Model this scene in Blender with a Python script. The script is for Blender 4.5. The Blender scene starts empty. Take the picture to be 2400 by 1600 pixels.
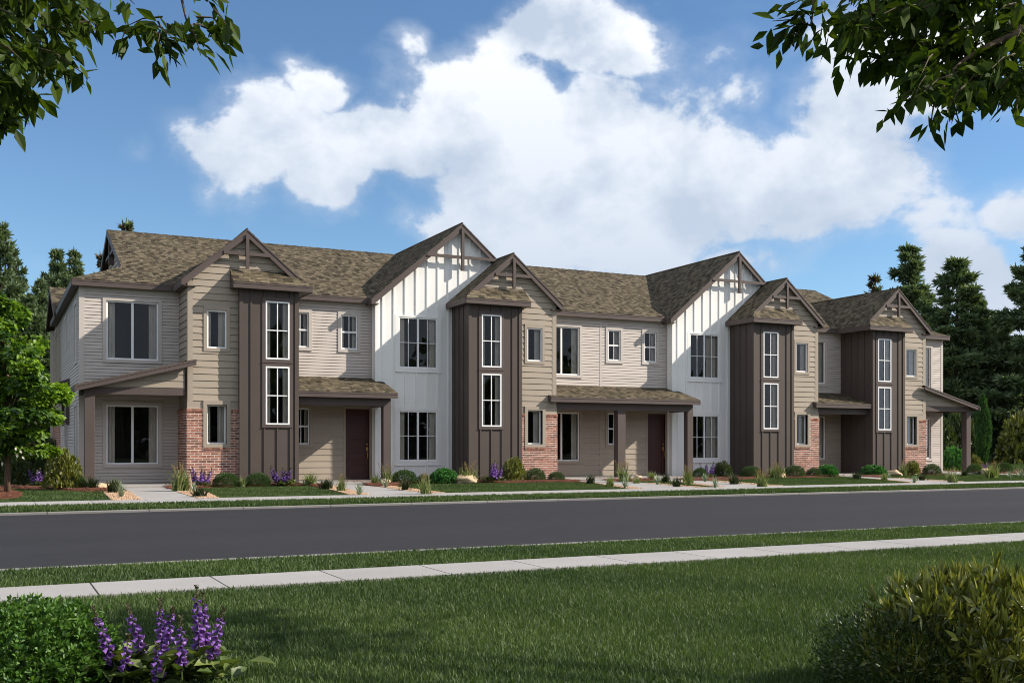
import bpy, math, random
import numpy as np
from mathutils import Matrix, Vector

R = math.radians
rng = np.random.default_rng(7)
random.seed(7)
scene = bpy.context.scene
COL = scene.collection

# ---------------------------------------------------------------- camera
CAM_H = 1.09
YAW = math.atan2(0.4453, 0.8954)
cam_data = bpy.data.cameras.new('camera')
cam = bpy.data.objects.new('camera', cam_data)
COL.objects.link(cam)
cam.location = (0, 0, CAM_H)
cam.rotation_euler = (R(90), 0, -YAW)
cam_data.sensor_width = 36
cam_data.lens = 2462 / 2400 * 36
cam_data.shift_y = (1045 - 800) / 2400
cam_data.clip_end = 4000
cam_data.clip_start = 0.05
scene.camera = cam

# ---------------------------------------------------------------- light
SUN_DIR = Vector((2.27, -1.0, 1.63)).normalized()          # towards the sun
SUN_EL = math.asin(SUN_DIR.z)
SUN_AZ = math.atan2(SUN_DIR.x, SUN_DIR.y)                  # clockwise from +Y
sun_data = bpy.data.lights.new('sun', 'SUN')
sun_data.energy = 4.3
sun_data.angle = R(0.6)
sun_data.color = (1.0, 0.91, 0.78)
sun = bpy.data.objects.new('sun', sun_data)
COL.objects.link(sun)
sun.rotation_euler = (-SUN_DIR).to_track_quat('-Z', 'Y').to_euler()
sun.location = SUN_DIR * 80

scene.view_settings.view_transform = 'Standard'
scene.view_settings.look = 'None'
scene.view_settings.gamma = 1
scene.view_settings.exposure = 0.8
scene.view_settings.use_curve_mapping = False
scene.render.engine = 'CYCLES'
scene.cycles.use_denoising = True
scene.cycles.filter_width = 1.0
scene.cycles.max_bounces = 6
scene.cycles.transparent_max_bounces = 12
scene.cycles.caustics_reflective = False
scene.cycles.caustics_refractive = False

# ---------------------------------------------------------------- sky
world = bpy.data.worlds.new('World')
scene.world = world
world.use_nodes = True
WN = world.node_tree.nodes
WL = world.node_tree.links
for n in list(WN):
    WN.remove(n)


def wnode(t, **kw):
    n = WN.new(t)
    for k, v in kw.items():
        setattr(n, k, v)
    return n


def wmath(op, a, b=None, c=None, clamp=False):
    n = wnode('ShaderNodeMath', operation=op)
    n.use_clamp = clamp
    for i, x in enumerate((a, b, c)):
        if x is None:
            continue
        if isinstance(x, (int, float)):
            n.inputs[i].default_value = x
        else:
            WL.new(x, n.inputs[i])
    return n.outputs[0]


def pix_dir(u, v):
    """direction from the camera towards a point of the sky seen at photo pixel u, v"""
    a = (u - 1200) / 2462
    d = Vector((a * 0.8954 + 0.4453, -a * 0.4453 + 0.8954, (1045 - v) / 2462))
    return d.normalized()


tc = wnode('ShaderNodeTexCoord')
sky = wnode('ShaderNodeTexSky', sky_type='NISHITA')
sky.sun_disc = False
sky.sun_elevation = SUN_EL
sky.sun_rotation = SUN_AZ
sky.altitude = 300
sky.air_density = 1.0
sky.dust_density = 0.0
sky.ozone_density = 2.2
# flat-bottomed cumulus: broad lobes in direction space broken up by fractal noise
nz = wnode('ShaderNodeTexNoise')
nz.inputs['Scale'].default_value = 7.0
nz.inputs['Detail'].default_value = 9
nz.inputs['Roughness'].default_value = 0.56
nz.inputs['Distortion'].default_value = 0.1
mp = wnode('ShaderNodeMapping')
mp.inputs['Scale'].default_value = (1, 1, 1.35)
mp.inputs['Location'].default_value = (3.1, 0.4, 1.7)
WL.new(tc.outputs['Generated'], mp.inputs['Vector'])
WL.new(mp.outputs[0], nz.inputs['Vector'])
# second sample shifted towards the sun: its difference gives the clouds their lit and shaded sides
mp2 = wnode('ShaderNodeMapping')
mp2.inputs['Scale'].default_value = (1, 1, 1.35)
mp2.inputs['Location'].default_value = (3.1 + 0.024, 0.4 - 0.008, 1.7 + 0.055)
WL.new(tc.outputs['Generated'], mp2.inputs['Vector'])
nz2 = wnode('ShaderNodeTexNoise')
for k in ('Scale', 'Roughness', 'Distortion'):
    nz2.inputs[k].default_value = nz.inputs[k].default_value
nz2.inputs['Detail'].default_value = 5
WL.new(mp2.outputs[0], nz2.inputs['Vector'])

# lobes: (u, v, half width, half height, weight), measured in photo pixels, stored as directions
LOBES = [(1330, 330, 420, 250, 1.0), (1560, 420, 420, 210, .85), (1150, 520, 330, 110, .7), (1330, 70, 260, 90, .9),
         (1980, 420, 300, 190, .85), (2120, 170, 260, 170, .75), (600, 350, 190, 110, 1.0), (730, 240, 90, 80, .7),
         (480, 400, 120, 80, .6), (900, 360, 190, 95, .95), (770, 450, 130, 85, .85), (1420, 200, 200, 130, .7),
         (2300, 640, 150, 130, .85), (950, 90, 85, 80, .46), (1790, 160, 110, 80, .46), (310, 310, 70, 70, .36),
         (2380, 440, 100, 120, .45), (1720, 600, 300, 70, .55), (1000, 590, 170, 60, .5), (600, 15, 70, 30, .18),
         (110, 640, 60, 40, .3)]
nzw = wnode('ShaderNodeTexNoise')
nzw.inputs['Scale'].default_value = 5.0
nzw.inputs['Detail'].default_value = 6
WL.new(tc.outputs['Generated'], nzw.inputs['Vector'])
wsub = wnode('ShaderNodeVectorMath', operation='SUBTRACT')
WL.new(nzw.outputs['Color'], wsub.inputs[0])
wsub.inputs[1].default_value = (.5, .5, .5)
wscl = wnode('ShaderNodeVectorMath', operation='SCALE')
wscl.inputs['Scale'].default_value = 0.15
WL.new(wsub.outputs[0], wscl.inputs[0])
warp = wnode('ShaderNodeVectorMath', operation='ADD')
WL.new(tc.outputs['Generated'], warp.inputs[0])
WL.new(wscl.outputs[0], warp.inputs[1])
sep = wnode('ShaderNodeSeparateXYZ')
WL.new(tc.outputs['Generated'], sep.inputs[0])
field = None
for (u, v, hw, hh, wt) in LOBES:
    c = pix_dir(u, v + 24)
    right = Vector((c.y, -c.x, 0)).normalized()
    up = right.cross(c).normalized()
    k = c.dot(Vector((0.4453, 0.8954, 0)))
    rx, ry = hw / 2462 * k, hh / 2462 * k
    d1 = wnode('ShaderNodeVectorMath', operation='DOT_PRODUCT')
    WL.new(warp.outputs[0], d1.inputs[0])
    d1.inputs[1].default_value = right / rx
    d2 = wnode('ShaderNodeVectorMath', operation='DOT_PRODUCT')
    WL.new(warp.outputs[0], d2.inputs[0])
    d2.inputs[1].default_value = up / ry
    d3 = wnode('ShaderNodeVectorMath', operation='DOT_PRODUCT')
    WL.new(tc.outputs['Generated'], d3.inputs[0])
    d3.inputs[1].default_value = c
    front = wmath('GREATER_THAN', d3.outputs['Value'], 0.0)
    s = wmath('ADD', wmath('MULTIPLY', d1.outputs['Value'], d1.outputs['Value']),
              wmath('MULTIPLY', d2.outputs['Value'], d2.outputs['Value']))
    g = wmath('MULTIPLY', wmath('MULTIPLY', wmath('EXPONENT', wmath('MULTIPLY', s, -1.0)), wt), front)
    field = g if field is None else wmath('MAXIMUM', field, g)
# the rest of the sky carries denser cumulus, thickened out of view to lift ambient light
nzb = wnode('ShaderNodeTexNoise')
nzb.inputs['Scale'].default_value = 1.7
nzb.inputs['Detail'].default_value = 2
WL.new(mp.outputs[0], nzb.inputs['Vector'])
back = wmath('MULTIPLY', wmath('SUBTRACT', nzb.outputs['Fac'], 0.38), 4.5, clamp=True)
fwd = wnode('ShaderNodeVectorMath', operation='DOT_PRODUCT')
WL.new(tc.outputs['Generated'], fwd.inputs[0])
fwd.inputs[1].default_value = (0.4453, 0.8954, 0)
off = wmath('SMOOTH_MIN', wmath('MULTIPLY', wmath('SUBTRACT', 0.72, fwd.outputs['Value']), 4.0, clamp=True), 1.0, 0.1)
field = wmath('MAXIMUM', field, wmath('MULTIPLY', back, off))
bump_ = wmath('MULTIPLY', wmath('SUBTRACT', nz.outputs['Fac'], 0.5), 1.9)
dens = wmath('ADD', field, bump_)
dens2 = wmath('ADD', field, wmath('MULTIPLY', wmath('SUBTRACT', nz2.outputs['Fac'], 0.5), 1.9))
mask_n = wnode('ShaderNodeMapRange', interpolation_type='SMOOTHSTEP')
mask_n.inputs['From Min'].default_value = 0.30
mask_n.inputs['From Max'].default_value = 0.50
WL.new(dens, mask_n.inputs['Value'])
mask = wmath('MULTIPLY', mask_n.outputs[0], wmath('MULTIPLY', wmath('ADD', field, 0.10), 2.2, clamp=True))
veil = wnode('ShaderNodeMapRange', interpolation_type='SMOOTHSTEP')      # thin ragged veils round the dense parts
veil.inputs['From Min'].default_value = 0.10
veil.inputs['From Max'].default_value = 0.55
veil.inputs['To Max'].default_value = 0.42
WL.new(dens, veil.inputs['Value'])
mask = wmath('MAXIMUM', mask, wmath('MULTIPLY', veil.outputs[0], wmath('MULTIPLY', field, 2.5, clamp=True)))
shade = wnode('ShaderNodeMapRange')
shade.inputs['From Min'].default_value = -0.30
shade.inputs['From Max'].default_value = 0.14
WL.new(wmath('SUBTRACT', dens, dens2), shade.inputs['Value'])
lowr = wnode('ShaderNodeMapRange')                       # cumulus bases near the horizon are greyer
lowr.inputs['From Min'].default_value = 0.16
lowr.inputs['From Max'].default_value = 0.36
WL.new(sep.outputs['Z'], lowr.inputs['Value'])
lit = wmath('MULTIPLY', shade.outputs[0], wmath('ADD', wmath('MULTIPLY', lowr.outputs[0], 0.75), 0.25), clamp=True)
cc = wnode('ShaderNodeMix', data_type='RGBA')
cc.inputs[6].default_value = (4.6, 5.4, 6.6, 1)
cc.inputs[7].default_value = (8.4, 8.7, 9.2, 1)
WL.new(lit, cc.inputs[0])
hue = wnode('ShaderNodeMix', data_type='RGBA', blend_type='MULTIPLY')
hue.inputs[0].default_value = 1.0
WL.new(sky.outputs[0], hue.inputs[6])
hue.inputs[7].default_value = (0.88, 1.06, 1.18, 1)
mixs = wnode('ShaderNodeMix', data_type='RGBA')
WL.new(mask, mixs.inputs[0])
WL.new(hue.outputs[2], mixs.inputs[6])
WL.new(cc.outputs[2], mixs.inputs[7])
bg = wnode('ShaderNodeBackground')
bg.inputs['Strength'].default_value = 0.070
WL.new(mixs.outputs[2], bg.inputs['Color'])
wo = wnode('ShaderNodeOutputWorld')
WL.new(bg.outputs[0], wo.inputs['Surface'])
world.cycles.sampling_method = 'MANUAL'
world.cycles.sample_map_resolution = 512

# ---------------------------------------------------------------- projection helpers (measuring the photo)
F, CX, HY = 2462.0, 1200.0, 1045.0
CC, SS = 0.8954, 0.4453


def gp(u, v, z=0.05):
    """the point of the plane at height z that the photo shows at pixel u, v"""
    a = (u - CX) / F
    t = (z - CAM_H) / ((HY - v) / F)
    return ((a * CC + SS) * t, (-a * SS + CC) * t)


def depth_of(x, y):
    return x * SS + y * CC


def at_depth(u, v, t):
    a = (u - CX) / F
    return Vector(((a * CC + SS) * t, (-a * SS + CC) * t, CAM_H + (HY - v) / F * t))


def project(p):
    d = p[0] * SS + p[1] * CC
    if d < 0.1:
        return None
    return (CX + F * (p[0] * CC - p[1] * SS) / d, HY - F * (p[2] - CAM_H) / d)


# ---------------------------------------------------------------- materials
def new_mat(name):
    m = bpy.data.materials.new(name)
    m.use_nodes = True
    nt = m.node_tree
    for n in list(nt.nodes):
        nt.nodes.remove(n)
    out = nt.nodes.new('ShaderNodeOutputMaterial')
    return m, nt, out


def surf(name, col, rough=0.65, var=0.12, scale=3.0, stretch=(1, 1, 1), bump=0.0, bscale=40.0, bstretch=None,
         spec=0.3, tint=0.0, fine=0.0, fscale=60.0, metallic=0.0, col2=None, bdist=0.01):
    """plain procedural surface: base colour, soft blotches, fine grain, bump, optional per-piece tint"""
    m, nt, out = new_mat(name)
    N, L = nt.nodes, nt.links
    p = N.new('ShaderNodeBsdfPrincipled')
    p.inputs['Roughness'].default_value = rough
    p.inputs['Specular IOR Level'].default_value = spec
    p.inputs['Metallic'].default_value = metallic
    L.new(p.outputs[0], out.inputs[0])
    t = N.new('ShaderNodeTexCoord')
    mp_ = N.new('ShaderNodeMapping')
    mp_.inputs['Scale'].default_value = stretch
    L.new(t.outputs['Object'], mp_.inputs[0])
    n1 = N.new('ShaderNodeTexNoise')
    n1.inputs['Scale'].default_value = scale
    n1.inputs['Detail'].default_value = 5
    L.new(mp_.outputs[0], n1.inputs['Vector'])
    c = N.new('ShaderNodeMix')
    c.data_type = 'RGBA'
    lo = [x * (1 - var) for x in col]
    hi = [min(1, x * (1 + var)) for x in (col2 or col)]
    c.inputs[6].default_value = (*lo, 1)
    c.inputs[7].default_value = (*hi, 1)
    mr = N.new('ShaderNodeMapRange')
    mr.inputs['From Min'].default_value = 0.3
    mr.inputs['From Max'].default_value = 0.7
    L.new(n1.outputs['Fac'], mr.inputs['Value'])
    L.new(mr.outputs[0], c.inputs[0])
    cur = c.outputs[2]

    def mul(cur, fac_socket, lo_, hi_):
        q = N.new('ShaderNodeMapRange')
        q.inputs['To Min'].default_value = lo_
        q.inputs['To Max'].default_value = hi_
        L.new(fac_socket, q.inputs['Value'])
        v = N.new('ShaderNodeVectorMath')
        v.operation = 'SCALE'
        L.new(cur, v.inputs[0])
        L.new(q.outputs[0], v.inputs['Scale'])
        return v.outputs[0]
    if fine:
        n2 = N.new('ShaderNodeTexNoise')
        n2.inputs['Scale'].default_value = fscale
        n2.inputs['Detail'].default_value = 3
        L.new(mp_.outputs[0], n2.inputs['Vector'])
        cur = mul(cur, n2.outputs['Fac'], 1 - fine, 1 + fine)
    if tint:
        a = N.new('ShaderNodeAttribute')
        a.attribute_name = 'tint'
        cur = mul(cur, a.outputs['Fac'], 1 - tint, 1 + tint)
    L.new(cur, p.inputs['Base Color'])
    if bump:
        n3 = N.new('ShaderNodeTexNoise')
        n3.inputs['Scale'].default_value = bscale
        n3.inputs['Detail'].default_value = 4
        mp3 = N.new('ShaderNodeMapping')
        mp3.inputs['Scale'].default_value = bstretch or stretch
        L.new(t.outputs['Object'], mp3.inputs[0])
        L.new(mp3.outputs[0], n3.inputs['Vector'])
        b = N.new('ShaderNodeBump')
        b.inputs['Strength'].default_value = bump
        b.inputs['Distance'].default_value = bdist
        L.new(n3.outputs['Fac'], b.inputs['Height'])
        L.new(b.outputs[0], p.inputs['Normal'])
    return m


def leaf_mat(name, col, col2, trans=0.35, rough=0.5, gloss=0.06):
    """leaf: diffuse + translucent + a little sheen; per-leaf tint picks between two leaf colours"""
    m, nt, out = new_mat(name)
    N, L = nt.nodes, nt.links
    a = N.new('ShaderNodeAttribute')
    a.attribute_name = 'tint'
    c = N.new('ShaderNodeMix')
    c.data_type = 'RGBA'
    c.inputs[6].default_value = (*col, 1)
    c.inputs[7].default_value = (*col2, 1)
    L.new(a.outputs['Fac'], c.inputs[0])
    d = N.new('ShaderNodeBsdfDiffuse')
    L.new(c.outputs[2], d.inputs['Color'])
    tr = N.new('ShaderNodeBsdfTranslucent')
    sc = N.new('ShaderNodeVectorMath')
    sc.operation = 'MULTIPLY'
    sc.inputs[1].default_value = (1.5, 1.5, 0.7)
    L.new(c.outputs[2], sc.inputs[0])
    L.new(sc.outputs[0], tr.inputs['Color'])
    m1 = N.new('ShaderNodeMixShader')
    m1.inputs[0].default_value = trans
    L.new(d.outputs[0], m1.inputs[1])
    L.new(tr.outputs[0], m1.inputs[2])
    g = N.new('ShaderNodeBsdfGlossy')
    g.inputs['Roughness'].default_value = rough
    m2 = N.new('ShaderNodeMixShader')
    m2.inputs[0].default_value = gloss
    L.new(m1.outputs[0], m2.inputs[1])
    L.new(g.outputs[0], m2.inputs[2])
    L.new(m2.outputs[0], out.inputs[0])
    return m


def glass_mat():
    m, nt, out = new_mat('window_glass')
    N, L = nt.nodes, nt.links
    fr = N.new('ShaderNodeFresnel')
    fr.inputs['IOR'].default_value = 1.32
    tr = N.new('ShaderNodeBsdfTransparent')
    tr.inputs['Color'].default_value = (0.90, 0.895, 0.88, 1)
    gl = N.new('ShaderNodeBsdfGlossy')
    gl.inputs['Roughness'].default_value = 0.01
    gl.inputs['Color'].default_value = (0.95, 0.97, 1, 1)
    mx = N.new('ShaderNodeMixShader')
    L.new(fr.outputs[0], mx.inputs[0])
    L.new(tr.outputs[0], mx.inputs[1])
    L.new(gl.outputs[0], mx.inputs[2])
    L.new(mx.outputs[0], out.inputs[0])
    return m


MT = {}
MT['grey_siding'] = surf('grey_siding', (.520, .468, .432), .6, .04, 1.5, fine=.04, fscale=30, tint=.05, bump=.12, bscale=60, bstretch=(1, 1, 8))
MT['beige_siding'] = surf('beige_siding', (.350, .296, .238), .6, .04, 1.5, fine=.04, fscale=30, tint=.05, bump=.12, bscale=60, bstretch=(1, 1, 8))
MT['grey_trim'] = surf('grey_trim', (.515, .466, .432), .55, .03, 2.0, fine=.03)
MT['beige_trim'] = surf('beige_trim', (.345, .293, .238), .55, .03, 2.0, fine=.03)
MT['brown_panel'] = surf('brown_panel', (.080, .062, .055), .6, .05, 1.5, fine=.05, fscale=25, bump=.08, bscale=70, bstretch=(6, 6, 1))
MT['brown_trim'] = surf('brown_trim', (.092, .070, .065), .55, .06, 2.0, fine=.06, fscale=40)
MT['white_panel'] = surf('white_panel', (.83, .825, .81), .6, .025, 1.2, fine=.03, fscale=25, bump=.08, bscale=70, bstretch=(6, 6, 1))
MT['white_vinyl'] = surf('white_vinyl', (.86, .86, .87), .4, .02, 2.0)
MT['mortar'] = surf('mortar', (.74, .66, .60), .9, .10, 8, fine=.12, fscale=90, bump=.3, bscale=120)
MT['brick'] = surf('brick', (.250, .098, .064), .85, .16, 9, fine=.22, fscale=70, tint=.38, bump=.5, bscale=90, col2=(.33, .155, .110))
MT['shingle'] = surf('shingle', (.090, .073, .047), .92, .16, 7, fine=.25, fscale=120, tint=.60, bump=.5, bscale=160, col2=(.097, .081, .056), spec=.15)
MT['roof_deck'] = surf('roof_deck', (.075, .062, .050), .9, .1, 3)
MT['door_paint'] = surf('door_paint', (.060, .021, .020), .42, .06, 2, spec=.4)
MT['brass'] = surf('brass', (.62, .36, .08), .28, .08, 12, metallic=1.0)
MT['curtain'] = surf('curtain', (.74, .71, .67), .9, .05, 4)
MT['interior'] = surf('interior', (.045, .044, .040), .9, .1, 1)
MT['glass'] = glass_mat()
MT['concrete'] = surf('concrete', (.298, .287, .281), .85, .07, 1.2, fine=.10, fscale=45, bump=.18, bscale=90, tint=.05)
MT['slab_concrete'] = surf('slab_concrete', (.30, .285, .27), .85, .08, 1.5, fine=.1, fscale=45)
MT['kerb'] = surf('kerb', (.215, .208, .20), .85, .10, 2.0, fine=.14, fscale=40, tint=.08)
MT['joint'] = surf('joint', (.10, .095, .09), .9, .2, 4)
MT['asphalt'] = surf('asphalt', (.0240, .0235, .0275), .85, .13, .35, stretch=(.30, 1.8, 1), fine=.34, fscale=9, bump=.35, bscale=150, bstretch=(1, 1, 1), spec=.2)
MT['soil_green'] = surf('soil_green', (.030, .052, .016), .95, .35, 2.5, fine=.4, fscale=24)
MT['forest_floor'] = surf('forest_floor', (.034, .036, .015), .95, .4, .6, fine=.3, fscale=6)
MT['mulch'] = surf('mulch', (.105, .036, .019), .95, .3, 6, fine=.6, fscale=45, bump=1.0, bscale=55, bdist=.03)
MT['mulch_chip'] = surf('mulch_chip', (.118, .045, .026), .9, .25, 10, tint=.55)
MT['gravel_bed'] = surf('gravel_bed', (.26, .165, .105), .95, .2, 14, fine=.4, fscale=60)
MT['pebble'] = surf('pebble', (.40, .265, .175), .85, .12, 14, tint=.38)
MT['boulder'] = surf('boulder', (.52, .42, .29), .9, .22, 3.5, fine=.25, fscale=30, bump=.6, bscale=22, bdist=.03, col2=(.50, .36, .23))
MT['bark'] = surf('bark', (.130, .090, .062), .9, .3, 9, stretch=(3, 3, .6), bump=.8, bscale=20, bstretch=(3, 3, .5))
MT['dark_bark'] = surf('dark_bark', (.075, .055, .042), .95, .3, 6, stretch=(2, 2, .5), bump=.6, bscale=12)
MT['twig'] = surf('twig', (.070, .055, .030), .8, .2, 9)
MT['grass'] = leaf_mat('grass_blade', (.028, .060, .013), (.080, .127, .031), .25, .6, .03)
MT['lawn_far'] = leaf_mat('lawn_blade', (.034, .066, .018), (.075, .115, .032), .25, .6, .02)
MT['leaf_canopy'] = leaf_mat('canopy_leaf', (.024, .046, .007), (.085, .130, .010), .30, .5, .012)
MT['leaf_maple'] = leaf_mat('maple_leaf', (.028, .082, .012), (.260, .430, .022), .40, .5, .05)
MT['leaf_pale'] = leaf_mat('pale_leaf', (.55, .56, .46), (.68, .68, .58), .15, .6, .03)
MT['needle'] = leaf_mat('pine_needle', (.048, .088, .042), (.175, .230, .110), .25, .6, .03)
MT['needle_dry'] = leaf_mat('dry_needle', (.075, .042, .018), (.070, .066, .034), .12, .7, .02)
MT['box'] = leaf_mat('boxwood_leaf', (.022, .058, .012), (.055, .105, .022), .25, .5, .04)
MT['blue_shrub'] = leaf_mat('spiraea_leaf', (.028, .062, .022), (.075, .115, .042), .25, .5, .04)
MT['bright'] = leaf_mat('bright_leaf', (.018, .098, .016), (.075, .260, .045), .28, .45, .05)
MT['bush_green'] = leaf_mat('bush_leaf', (.026, .080, .012), (.115, .225, .035), .28, .5, .03)
MT['gold'] = leaf_mat('gold_leaf', (.045, .068, .010), (.280, .285, .045), .25, .42, .07)
MT['darkshrub'] = leaf_mat('dark_leaf', (.022, .046, .010), (.060, .085, .018), .22, .45, .05)
MT['reed'] = leaf_mat('reed_blade', (.095, .145, .045), (.250, .290, .120), .25, .6, .03)
MT['reed_dark'] = leaf_mat('dark_reed_blade', (.018, .032, .014), (.050, .062, .024), .2, .6, .03)
MT['plume'] = leaf_mat('plume', (.210, .150, .075), (.340, .260, .140), .25, .8, .01)
MT['yucca'] = leaf_mat('yucca_blade', (.130, .190, .125), (.340, .400, .280), .15, .5, .05)
MT['fox_leaf'] = leaf_mat('foxglove_leaf', (.055, .095, .020), (.170, .215, .055), .25, .5, .05)
MT['fox_flower'] = leaf_mat('foxglove_bell', (.110, .040, .270), (.250, .110, .440), .25, .5, .04)
MT['fox_bud'] = leaf_mat('foxglove_bud', (.055, .065, .028), (.110, .090, .060), .2, .6, .03)
MT['cypress'] = leaf_mat('arborvitae_leaf', (.022, .068, .018), (.060, .140, .030), .22, .55, .03)
# ---------------------------------------------------------------- mesh helpers
class MB:
    """collects boxes, prisms and tubes; build() links them as ONE mesh object"""

    def __init__(self):
        self.v, self.f, self.t = [], [], []

    def poly(self, pts, faces, tint=0.5):
        b = len(self.v)
        self.v += [tuple(p) for p in pts]
        for f in faces:
            self.f.append(tuple(b + i for i in f))
            self.t.append(tint)
        return self

    def box(self, x0, x1, y0, y1, z0, z1, tint=0.5):
        return self.poly([(x0, y0, z0), (x1, y0, z0), (x1, y1, z0), (x0, y1, z0),
                          (x0, y0, z1), (x1, y0, z1), (x1, y1, z1), (x0, y1, z1)],
                         [(0, 3, 2, 1), (4, 5, 6, 7), (0, 1, 5, 4), (1, 2, 6, 5), (2, 3, 7, 6), (3, 0, 4, 7)], tint)

    def fbox(self, fr, a0, a1, d0, d1, z0, z1, tint=0.5):
        """box in a wall frame: a along the wall, d outwards, z up"""
        pts = [fr(a, d, z) for z in (z0, z1) for (a, d) in ((a0, d1), (a1, d1), (a1, d0), (a0, d0))]
        return self.poly(pts, [(0, 3, 2, 1), (4, 5, 6, 7), (0, 1, 5, 4), (1, 2, 6, 5), (2, 3, 7, 6), (3, 0, 4, 7)], tint)

    def fprism(self, fr, outline, d0, d1, tint=0.5):
        """outline [(a, z)...] in the wall plane, extruded from d0 to d1"""
        n = len(outline)
        pts = [fr(a, d1, z) for a, z in outline] + [fr(a, d0, z) for a, z in outline]
        faces = [tuple(range(n)), tuple(range(2 * n - 1, n - 1, -1))]
        faces += [(i, (i + 1) % n, n + (i + 1) % n, n + i)[::-1] for i in range(n)]
        return self.poly(pts, faces, tint)

    def tube(self, pts, radii, seg=7, cap=True, tint=0.5):
        pts = [Vector(p) for p in pts]
        n = len(pts)
        rings = []
        prev = None
        for i in range(n):
            d = (pts[min(i + 1, n - 1)] - pts[max(i - 1, 0)]).normalized()
            ref = Vector((0, 0, 1)) if abs(d.z) < 0.9 else Vector((1, 0, 0))
            s = d.cross(ref).normalized() if prev is None else (prev - d * prev.dot(d)).normalized()
            prev = s
            t = d.cross(s)
            rings.append([pts[i] + (s * math.cos(2 * math.pi * k / seg) + t * math.sin(2 * math.pi * k / seg)) * radii[i] for k in range(seg)])
        v = [p for r in rings for p in r]
        f = []
        for i in range(n - 1):
            for k in range(seg):
                f.append((i * seg + k, i * seg + (k + 1) % seg, (i + 1) * seg + (k + 1) % seg, (i + 1) * seg + k))
        if cap:
            f.append(tuple(range(seg))[::-1])
            f.append(tuple((n - 1) * seg + k for k in range(seg)))
        return self.poly(v, f, tint)

    def build(self, name, mat, parent=None, smooth=False, bevel=0.0):
        me = bpy.data.meshes.new(name)
        me.from_pydata(self.v, [], self.f)
        at = me.attributes.new('tint', 'FLOAT', 'FACE')
        at.data.foreach_set('value', self.t)
        if smooth:
            me.polygons.foreach_set('use_smooth', [True] * len(me.polygons))
        return link(name, me, mat, parent, bevel)


def link(name, me, mat, parent=None, bevel=0.0):
    o = bpy.data.objects.new(name, me)
    for m in (mat if isinstance(mat, (list, tuple)) else [mat]):
        if isinstance(m, str):
            m = MT[m]
        if m.name not in me.materials:
            me.materials.append(m)
    COL.objects.link(o)
    if parent is not None:
        adopt(o, parent)
    if bevel:
        b = o.modifiers.new('bevel', 'BEVEL')
        b.width = bevel
        b.segments = 2
        b.limit_method = 'ANGLE'
    return o


WORLD_LOC = {}


def adopt(o, parent):
    """parent o while its vertices stay in world coordinates"""
    o.parent = parent
    loc = WORLD_LOC.get(parent.name, Vector((0, 0, 0)))
    if o.type == 'MESH' and parent.type == 'EMPTY':
        o.matrix_parent_inverse = Matrix.Translation(-loc)


def root(name, label, cat, loc=(0, 0, 0), group=None):
    o = bpy.data.objects.new(name, None)
    o.empty_display_size = 0.2
    COL.objects.link(o)
    o.location = loc
    WORLD_LOC[o.name] = Vector(loc)
    return tag(o, label, cat, group)


def tag(o, label=None, cat=None, group=None, kind=None):
    if label:
        o['label'] = label
    if cat:
        o['category'] = cat
    if group:
        o['group'] = group
    if kind:
        o['kind'] = kind
    return o


def mesh_np(name, V, polys, tint=None, smooth=False):
    """fast mesh from numpy: V (n,3); polys (m,k) all with k corners; tint (m,)"""
    me = bpy.data.meshes.new(name)
    V = np.asarray(V, dtype=np.float32)
    polys = np.asarray(polys, dtype=np.int32)
    m, k = polys.shape
    me.vertices.add(len(V))
    me.vertices.foreach_set('co', V.ravel())
    me.loops.add(m * k)
    me.loops.foreach_set('vertex_index', polys.ravel())
    me.polygons.add(m)
    me.polygons.foreach_set('loop_start', np.arange(0, m * k, k, dtype=np.int32))
    if smooth:
        me.polygons.foreach_set('use_smooth', np.ones(m, dtype=bool))
    me.update(calc_edges=True)
    if tint is not None:
        at = me.attributes.new('tint', 'FLOAT', 'FACE')
        at.data.foreach_set('value', np.asarray(tint, dtype=np.float32))
    return me


class Pieces:
    """small repeated pieces of one thing: the 300 that show largest become parts, the rest one joined part"""

    def __init__(self, name, joined, limit=300):
        self.name, self.joined, self.limit, self.items = name, joined, limit, []

    def add(self, pts, faces, mat, parent, tint=0.5, bonus=1.0):
        self.items.append((pts, faces, mat, parent, tint, bonus))

    def score(self, it):
        q = [project(p) for p in it[0]]
        if any(x is None for x in q):
            return 0
        us = [x[0] for x in q]
        vs = [x[1] for x in q]
        if max(us) < 0 or min(us) > 2400 or max(vs) < 0 or min(vs) > 1600:
            return 0
        return max((max(us) - min(us)), .1) * max((max(vs) - min(vs)), .1) * it[5]

    def finish(self, thing):
        its = sorted(self.items, key=self.score, reverse=True)
        for pts, faces, mat, parent, tint, _ in its[:self.limit]:
            MB().poly(pts, faces, tint).build(self.name, mat, parent)
        rest = its[self.limit:]
        if rest:
            v, f, t, mi, mats = [], [], [], [], []
            for pts, faces, mat, parent, tint, _ in rest:
                b = len(v)
                v += [tuple(p) for p in pts]
                if mat not in mats:
                    mats.append(mat)
                for q in faces:
                    f.append(tuple(b + i for i in q))
                    t.append(tint)
                    mi.append(mats.index(mat))
            me = bpy.data.meshes.new(self.joined)
            me.from_pydata(v, [], f)
            at = me.attributes.new('tint', 'FLOAT', 'FACE')
            at.data.foreach_set('value', t)
            o = link(self.joined, me, mats, thing)
            me.polygons.foreach_set('material_index', mi)
            tag(o, kind='stuff')


def pip(x, y, poly):
    """points in polygon (numpy)"""
    inside = np.zeros(len(x), dtype=bool)
    n = len(poly)
    for i in range(n):
        x1, y1 = poly[i]
        x2, y2 = poly[(i + 1) % n]
        c = ((y1 > y) != (y2 > y)) & (x < (x2 - x1) * (y - y1) / ((y2 - y1) if y2 != y1 else 1e-9) + x1)
        inside ^= c
    return inside


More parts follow.
